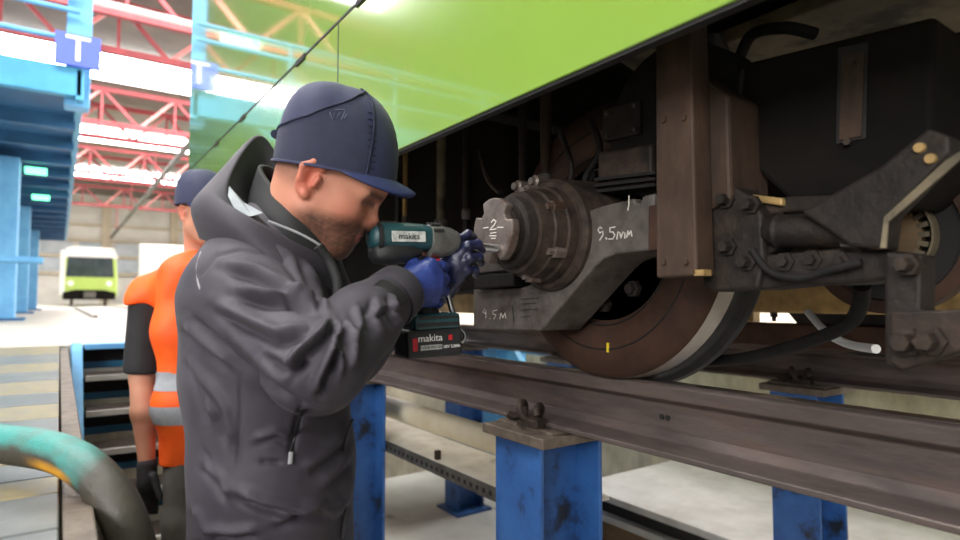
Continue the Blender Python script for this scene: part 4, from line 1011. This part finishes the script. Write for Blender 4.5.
# ---- cordless impact wrench
mat('tool_teal', (34,74,80), (26,60,66), rough=.42, scale=30, bump=.15, bscale=200, c3=(70,90,92), scale3=30, lo3=.62, hi3=.7)
mat('tool_black', (28,29,31), (36,37,38), rough=.5, scale=40, bump=.2, bscale=220)
mat('tool_alloy', (142,142,136), (110,110,106), rough=.4, metal=.6, scale=22, bump=.2, c3=(70,68,64), scale3=16, lo3=.58, hi3=.7)
mat('tool_label', (196,198,194), (120,124,124), rough=.5, scale=60, lo=.45, hi=.7)
mat('tool_red', (190,34,44), rough=.5)
mat('chrome', (170,172,174), rough=.2, metal=.95)
A0 = P(370, 243, 1.105); A1 = P(456, 244, 1.195); ta = (A1-A0).normalized(); ts = ta.cross(UP).normalized(); tu = ts.cross(ta).normalized()
LT = (A1-A0).length
tool = thing('impact_wrench', 'teal and black cordless impact wrench with battery in the gloved hands', 'power tool', P(428, 357, 1.155))
def srow(s, hz, hy, cz=0.0, n=28, p=2.6):
    o = A0+ta*s+tu*cz; r_ = []
    for i in range(n):
        a = 2*math.pi*i/n; c, q = math.cos(a), math.sin(a)
        r_.append(o+ts*(hy*math.copysign(abs(c)**(2/p), c))+tu*(hz*math.copysign(abs(q)**(2/p), q)))
    return r_
hs_ = MB().rings([srow(-.002, .014, .018, .010), srow(.004, .022, .026, .010), srow(.02, .027, .031, .011), srow(.07, .028, .032, .011), srow(.105, .027, .031, .010), srow(.122, .024, .028, .008), srow(.126, .018, .02, .006)]).build('housing', 'tool_teal', tool, smooth=50)
MB().rings([srow(.002, .012, .018, -.018), srow(.010, .020, .027, -.018), srow(.035, .024, .030, -.018), srow(.075, .022, .028, -.016), srow(.098, .012, .02, -.012)]).build('motor_cover', 'tool_black', tool, smooth=50)
MB().rings([srow(.008, .0295, .0335, .010), srow(.014, .0295, .0335, .010)]).build('rear_band', 'tool_black', hs_, smooth=50)
for k in range(6): MB().obox(A0+ta*(.018+.006*k)+tu*.0388, ta, ts, tu, .0016, .016, .001).build('vent_slot', 'tool_black', hs_)
lb = A0+ta*.064+tu*.010+ts*.0325
plate = MB().obox(lb, ta, tu, ts, .034, .010, .0012).build('name_plate', 'tool_label', hs_, bevel=.002)
text_obj('lettering', 'makita', .016, lb+ts*.0015, ta, tu, 'tool_black', hs_)
gc = MB().lathe(A0+ta*.112+tu*.004, ta, [(0, .026), (.004, .033), (.03, .033), (.036, .030), (.052, .028), (.066, .022), (.070, .016), (.080, .013)], 32).build('gear_case', 'tool_alloy', tool, smooth=35)
for k in range(5): 
    a = .6+.55*k; MB().lathe(A0+ta*.118+tu*(.004+.034*math.sin(a))+ts*(.034*math.cos(a)), ta, [(0, .004), (.02, .004)], 8).build('screw', 'tool_black', gc)
so0, so1 = A1-ta*.01, P(524, 251, 1.262)
rod = MB().lathe(so0, so1-so0, [(0, .012), (.03, .013), (.032, .0085), ((so1-so0).length-.05, .0085), ((so1-so0).length-.048, .012), ((so1-so0).length-.02, .012), ((so1-so0).length, .012)], 20).build('socket_extension', 'chrome', tool, smooth=35)
h0 = P(414, 258, 1.148); h1 = P(428, 316, 1.155)
hd_ = (h1-h0).normalized(); hrows = []
for t, a_, b_ in ((0, .022, .019), (.25, .020, .018), (.5, .021, .018), (.8, .021, .018), (1, .026, .022)):
    o = h0+(h1-h0)*t; hrows.append([o+ta*a_*math.cos(x)+ts*b_*math.sin(x) for x in [2*math.pi*i/24 for i in range(24)]])
hn = MB().rings(hrows).build('handle', 'tool_black', tool, smooth=50)
MB().obox(P(436, 266, 1.165), ta, tu, ts, .008, .014, .007).build('trigger', 'tool_red', hn, bevel=.003)
fb0 = P(431, 321, 1.150)
ft_ = MB().obox(fb0, ta, tu, ts, .048, .015, .034).build('battery_foot', 'tool_teal', tool, bevel=.008)
MB().obox(fb0+tu*.008+ts*.034, ta, tu, ts, .04, .003, .0015).build('foot_rib', 'tool_black', ft_, bevel=.001)
MB().obox(fb0-tu*.005+ts*.034, ta, tu, ts, .044, .0035, .0015).build('foot_rib', 'tool_black', ft_, bevel=.001)
bc0 = P(428, 342, 1.150)
bt_ = MB().obox(bc0, ta, tu, ts, .057, .027, .036).build('battery', 'tool_black', tool, bevel=.007)
lb2 = bc0+ts*.0365
MB().obox(lb2-ta*.043+tu*.0, ta, tu, ts, .005, .012, .0008).build('red_mark', 'tool_red', bt_, bevel=.001)
MB().obox(lb2+ta*.030+tu*.009, ta, tu, ts, .004, .005, .0008).build('red_mark', 'tool_red', bt_, bevel=.001)
text_obj('lettering', 'makita', .019, lb2-ta*.012+tu*.010, ta, tu, 'white_paint', bt_)
MB().obox(lb2-ta*.010-tu*.007, ta, tu, ts, .022, .0045, .0004).build('info_strip', 'tool_label', bt_)
text_obj('lettering', 'LITHIUM-ION', .007, lb2-ta*.010-tu*.007+ts*.0006, ta, tu, 'tool_black', bt_)
text_obj('lettering', '18V 5.0Ah', .0085, lb2+ta*.032-tu*.008, ta, tu, 'white_paint', bt_)
ry = P(447, 292, 1.20); rz = P(457, 328, 1.20)
tool_bar = MB().tube([ry, ry*.5+rz*.5, rz], .0058, 10).build('hanging_bar', 'chrome', tool, smooth=60)
rc = P(459, 336, 1.20); MB().tube([rc+(CR*math.cos(a)+UP*math.sin(a))*.012 for a in [2*math.pi*i/20 for i in range(21)]], .0045, 8).build('ring_end', 'chrome', tool_bar, smooth=60)

# ---- the second worker in the orange vest
mat('vest_orange', (255,102,22), (246,88,16), rough=.6, scale=8, bump=.1, bscale=90)
mat('vest_band', (158,162,168), (144,148,156), rough=.6, metal=.0, scale=30)
mat('shirt_black', (26,26,29), (34,34,37), rough=.8, scale=12, bump=.15, bscale=90)
mat('trouser_grey', (92,90,86), (78,76,72), rough=.85, scale=10, bump=.2, bscale=140)
wk = thing('person', 'worker in orange high visibility vest and dark cap standing behind the man in the jacket', 'person', (P(200, 460, 2.45).x, P(200, 460, 2.45).y, AF))
D2 = 2.45
H2 = P(204, 213, 2.40); H2F = head_frame(-32, 8, 0); B2F, B2L, _ = head_frame(-35, 0, 0)
n2 = P(200, 262, D2)
t2 = [P(204, 275, D2), P(206, 330, D2), P(207, 400, D2), P(208, 470, D2)]
S2, E2, W2 = P(148, 292, 2.42), P(142, 378, 2.40), P(147, 464, 2.34)
S3, E3, W3 = P(258, 290, 2.5), P(268, 375, 2.45), P(262, 450, 2.35)
hp2 = Vector((t2[3].x, t2[3].y, AF+.88))
kk = [Vector((hp2.x, hp2.y, AF+.48))+B2L*s*.11+B2F*.02 for s in (-1, 1)]; aa2 = [k_-B2F*.03-UP*.40 for k_ in kk]
K = Field(); head_field(K, H2, H2F, n2, .058)
K.ecap(t2[0], t2[2], .075, .08, B2L, 1.7, .04); K.ecap(t2[2], hp2, .08, .085, B2L, 1.5, .04)
for a, b, c in ((S2, E2, W2), (S3, E3, W3)):
    K.cap(a, b, .05, .042, .04); K.cap(b, b*.6+c*.4, .044, .047, .02); K.cap(b*.6+c*.4, c, .045, .029, .02)
for s, k_, a_ in zip((-1, 1), kk, aa2): K.cap(hp2+B2L*s*.09, k_, .07, .05, .04); K.cap(k_, a_, .05, .038, .02)
v, fc = mesh_field(K, .0062); np_obj('body', v, fc, 'skin', wk, head_colors(v, H2, H2F, (204, 148, 122), .25))
Sh = Field()
Sh.ecap(t2[0], t2[2], .09, .095, B2L, 1.7, .05)
for a, b in ((S2, E2), (S3, E3)): Sh.cap(a, a*.12+b*.88, .066, .070, .05); Sh.plane(a*.12+b*.88, b-a); 
Sh.ops = [o for o in Sh.ops if o[3] is not None]
zc_ = (S2*.06+E2*.94)
Sh.ops.append((lambda p, c=A(zc_), n=A((E2-S2).normalized()): np.where(np.linalg.norm(p-c, axis=1) < .14, -((p-c)@n), 1.0), .004, True, None, 0))
Sh.cap(n2, t2[0], .065, .08, .04)
v, fc = mesh_field(Sh, .009); np_obj('shirt', v, fc, 'shirt_black', wk)
Ve = Field()
Ve.ecap(t2[0], t2[1], .105, .112, B2L, 1.75, .05); Ve.ecap(t2[1], t2[2], .112, .112, B2L, 1.72, .05); Ve.ecap(t2[2], t2[3]-UP*.02, .112, .112, B2L, 1.7, .05)
for s, S_ in ((-1, S2), (1, S3)): Ve.cap(t2[0]+UP*.02, S_-UP*.01, .075, .072, .05); Ve.cap(S_, S_+B2L*s*.05-UP*.035, .056, .042, .03)
Ve.cap(n2+UP*.01, n2+UP*.06, .062, .07, .01, sub=True)
zb2 = P(175, 457, D2).z
Ve.plane((0, 0, zb2), (0, 0, -1), .004)
for s, S_, E_ in ((-1, S2, E2), (1, S3, E3)): Ve.cap(S_-UP*.085+B2L*s*.02, E_+B2L*s*.02, .062, .075, .02, sub=True)
v, fc = mesh_field(Ve, .0065); gv = grad(Ve, v)
v = v+gv*(nz(v*[1, 1, .6], 22, 31)*.006+nz(v, 55, 32)*.002)[:, None]
vest = np_obj('vest', v, fc, 'vest_orange', wk); vest['label'] = 'bright orange high visibility vest with two silver bands'
for y0, y1 in ((371, 388), (404, 421)):
    za, zb_ = P(178, y0, D2-.1).z, P(178, y1, D2-.1).z
    m_ = (v[:, 2] < za+.004) & (v[:, 2] > zb_-.004); keep = m_[fc].all(1); f2 = fc[keep]; us = np.unique(f2); mp_ = -np.ones(len(v), int); mp_[us] = np.arange(len(us))
    np_obj('reflective_band', v[us]+gv[us]*.003, mp_[f2], 'vest_band', vest)
G2 = Field(); G2.cap(W2-UP*.005, P(147, 482, 2.33), .036, .036, .02)
for i in range(4): G2.cap(P(140+i*5, 484, 2.33+.012*i), P(141+i*5, 503, 2.32+.012*i), .0125, .0105, .008); G2.cap(P(141+i*5, 503, 2.32+.012*i), P(144+i*4, 512, 2.33+.012*i), .0105, .009, .008)
G2.cap(P(154, 476, 2.31), P(160, 497, 2.30), .014, .011, .012)
v, fc = mesh_field(G2, .0045); np_obj('glove', v, fc, 'knit_black', wk)
G3 = Field(); G3.cap(W3, W3-UP*.09, .036, .032, .02); 
for i in range(4): G3.cap(W3-UP*.09+B2F*(.02*i-.03), W3-UP*.17+B2F*(.018*i-.027), .012, .010, .008)
G3.cap(W3-UP*.05+B2F*.03, W3-UP*.11+B2F*.05, .013, .010, .01)
v, fc = mesh_field(G3, .007); np_obj('glove', v, fc, 'knit_black', wk)
T2 = Field(); T2.ecap(hp2+UP*.12, hp2-UP*.05, .10, .10, B2L, 1.5, .03)
for s, k_, a_ in zip((-1, 1), kk, aa2): T2.cap(hp2+B2L*s*.09, k_, .09, .072, .04); T2.cap(k_, a_-UP*.02, .072, .066, .03)
v, fc = mesh_field(T2, .010); v = v+grad(T2, v)*(nz(v, 30, 41)*.004)[:, None]; np_obj('trousers', v, fc, 'trouser_grey', wk)
for a_ in aa2:
    Bt = Field(); q = Vector((a_.x, a_.y, AF+.045)); Bt.cap(a_+UP*.04, q, .055, .05, .02); Bt.ecap(q-B2F*.03, q+B2F*.17, .045, .04, B2L, 1.15, .03); Bt.plane((0, 0, AF+.002), (0, 0, -1))
    v, fc = mesh_field(Bt, .011); np_obj('boot', v, fc, 'boot_black', wk)
cpt2 = cap_dome(P(203, 207, 2.40), head_frame(-32, 2, 0), .112, .110, .098, .150)
c2_ = dome_mesh(cpt2, 40).build('cap', 'cap_blue', wk, smooth=80); so = c2_.modifiers.new('solid', 'SOLIDIFY'); so.thickness = .004
br = []; C2F = head_frame(-32, 2, 0)
for i in range(21):
    a = R(-70)+R(140)*i/20; base = cpt2(a, 0, .001); ext = .05*max(math.cos(a*1.2), 0)**.6
    br.append([base+C2F[0]*(ext*k/4)-C2F[2]*(.014*(k/4)**2) for k in range(5)])
b2 = MB().rings(br, closed=False, cap0=False, cap1=False).build('brim', 'cap_brim', c2_, smooth=80); bs = b2.modifiers.new('solid', 'SOLIDIFY'); bs.thickness = .004

# ---- worn teal hose over the walkway edge
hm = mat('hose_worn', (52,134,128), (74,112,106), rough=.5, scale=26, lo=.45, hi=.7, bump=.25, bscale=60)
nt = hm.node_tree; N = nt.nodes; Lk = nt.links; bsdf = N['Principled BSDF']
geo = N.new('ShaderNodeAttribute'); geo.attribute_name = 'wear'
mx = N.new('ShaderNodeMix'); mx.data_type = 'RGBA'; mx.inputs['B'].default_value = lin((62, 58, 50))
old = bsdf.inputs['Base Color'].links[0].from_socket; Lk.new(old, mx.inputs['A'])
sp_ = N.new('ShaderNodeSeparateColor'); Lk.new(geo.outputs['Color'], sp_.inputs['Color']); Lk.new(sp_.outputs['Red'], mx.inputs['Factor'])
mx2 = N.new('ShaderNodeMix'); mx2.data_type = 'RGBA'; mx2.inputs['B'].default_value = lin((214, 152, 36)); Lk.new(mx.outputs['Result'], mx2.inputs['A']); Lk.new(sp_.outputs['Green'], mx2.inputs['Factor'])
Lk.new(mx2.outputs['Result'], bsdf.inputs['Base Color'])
ctrl = [P(-220, 452, 1.25), P(-60, 441, 1.05), P(20, 446, .98), P(70, 458, .95), P(106, 488, .92), P(128, 530, .90), P(138, 580, .90), P(142, 680, .95), P(140, 790, 1.05), P(150, 860, 1.2)]
hp = spline(ctrl, 12); hpts = []
hose = MB().tube(hp, .031, 28)
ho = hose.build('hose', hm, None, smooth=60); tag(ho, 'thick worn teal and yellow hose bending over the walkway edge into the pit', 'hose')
n_ = 28; V_ = np.array([tuple(x) for x in hose.v]); nr = len(hp)
cen = np.repeat(np.array([tuple(x) for x in hp]), n_, axis=0); rel = (V_-cen)/.031
along = np.repeat(np.arange(nr)/12.0, n_)       # control index along the hose
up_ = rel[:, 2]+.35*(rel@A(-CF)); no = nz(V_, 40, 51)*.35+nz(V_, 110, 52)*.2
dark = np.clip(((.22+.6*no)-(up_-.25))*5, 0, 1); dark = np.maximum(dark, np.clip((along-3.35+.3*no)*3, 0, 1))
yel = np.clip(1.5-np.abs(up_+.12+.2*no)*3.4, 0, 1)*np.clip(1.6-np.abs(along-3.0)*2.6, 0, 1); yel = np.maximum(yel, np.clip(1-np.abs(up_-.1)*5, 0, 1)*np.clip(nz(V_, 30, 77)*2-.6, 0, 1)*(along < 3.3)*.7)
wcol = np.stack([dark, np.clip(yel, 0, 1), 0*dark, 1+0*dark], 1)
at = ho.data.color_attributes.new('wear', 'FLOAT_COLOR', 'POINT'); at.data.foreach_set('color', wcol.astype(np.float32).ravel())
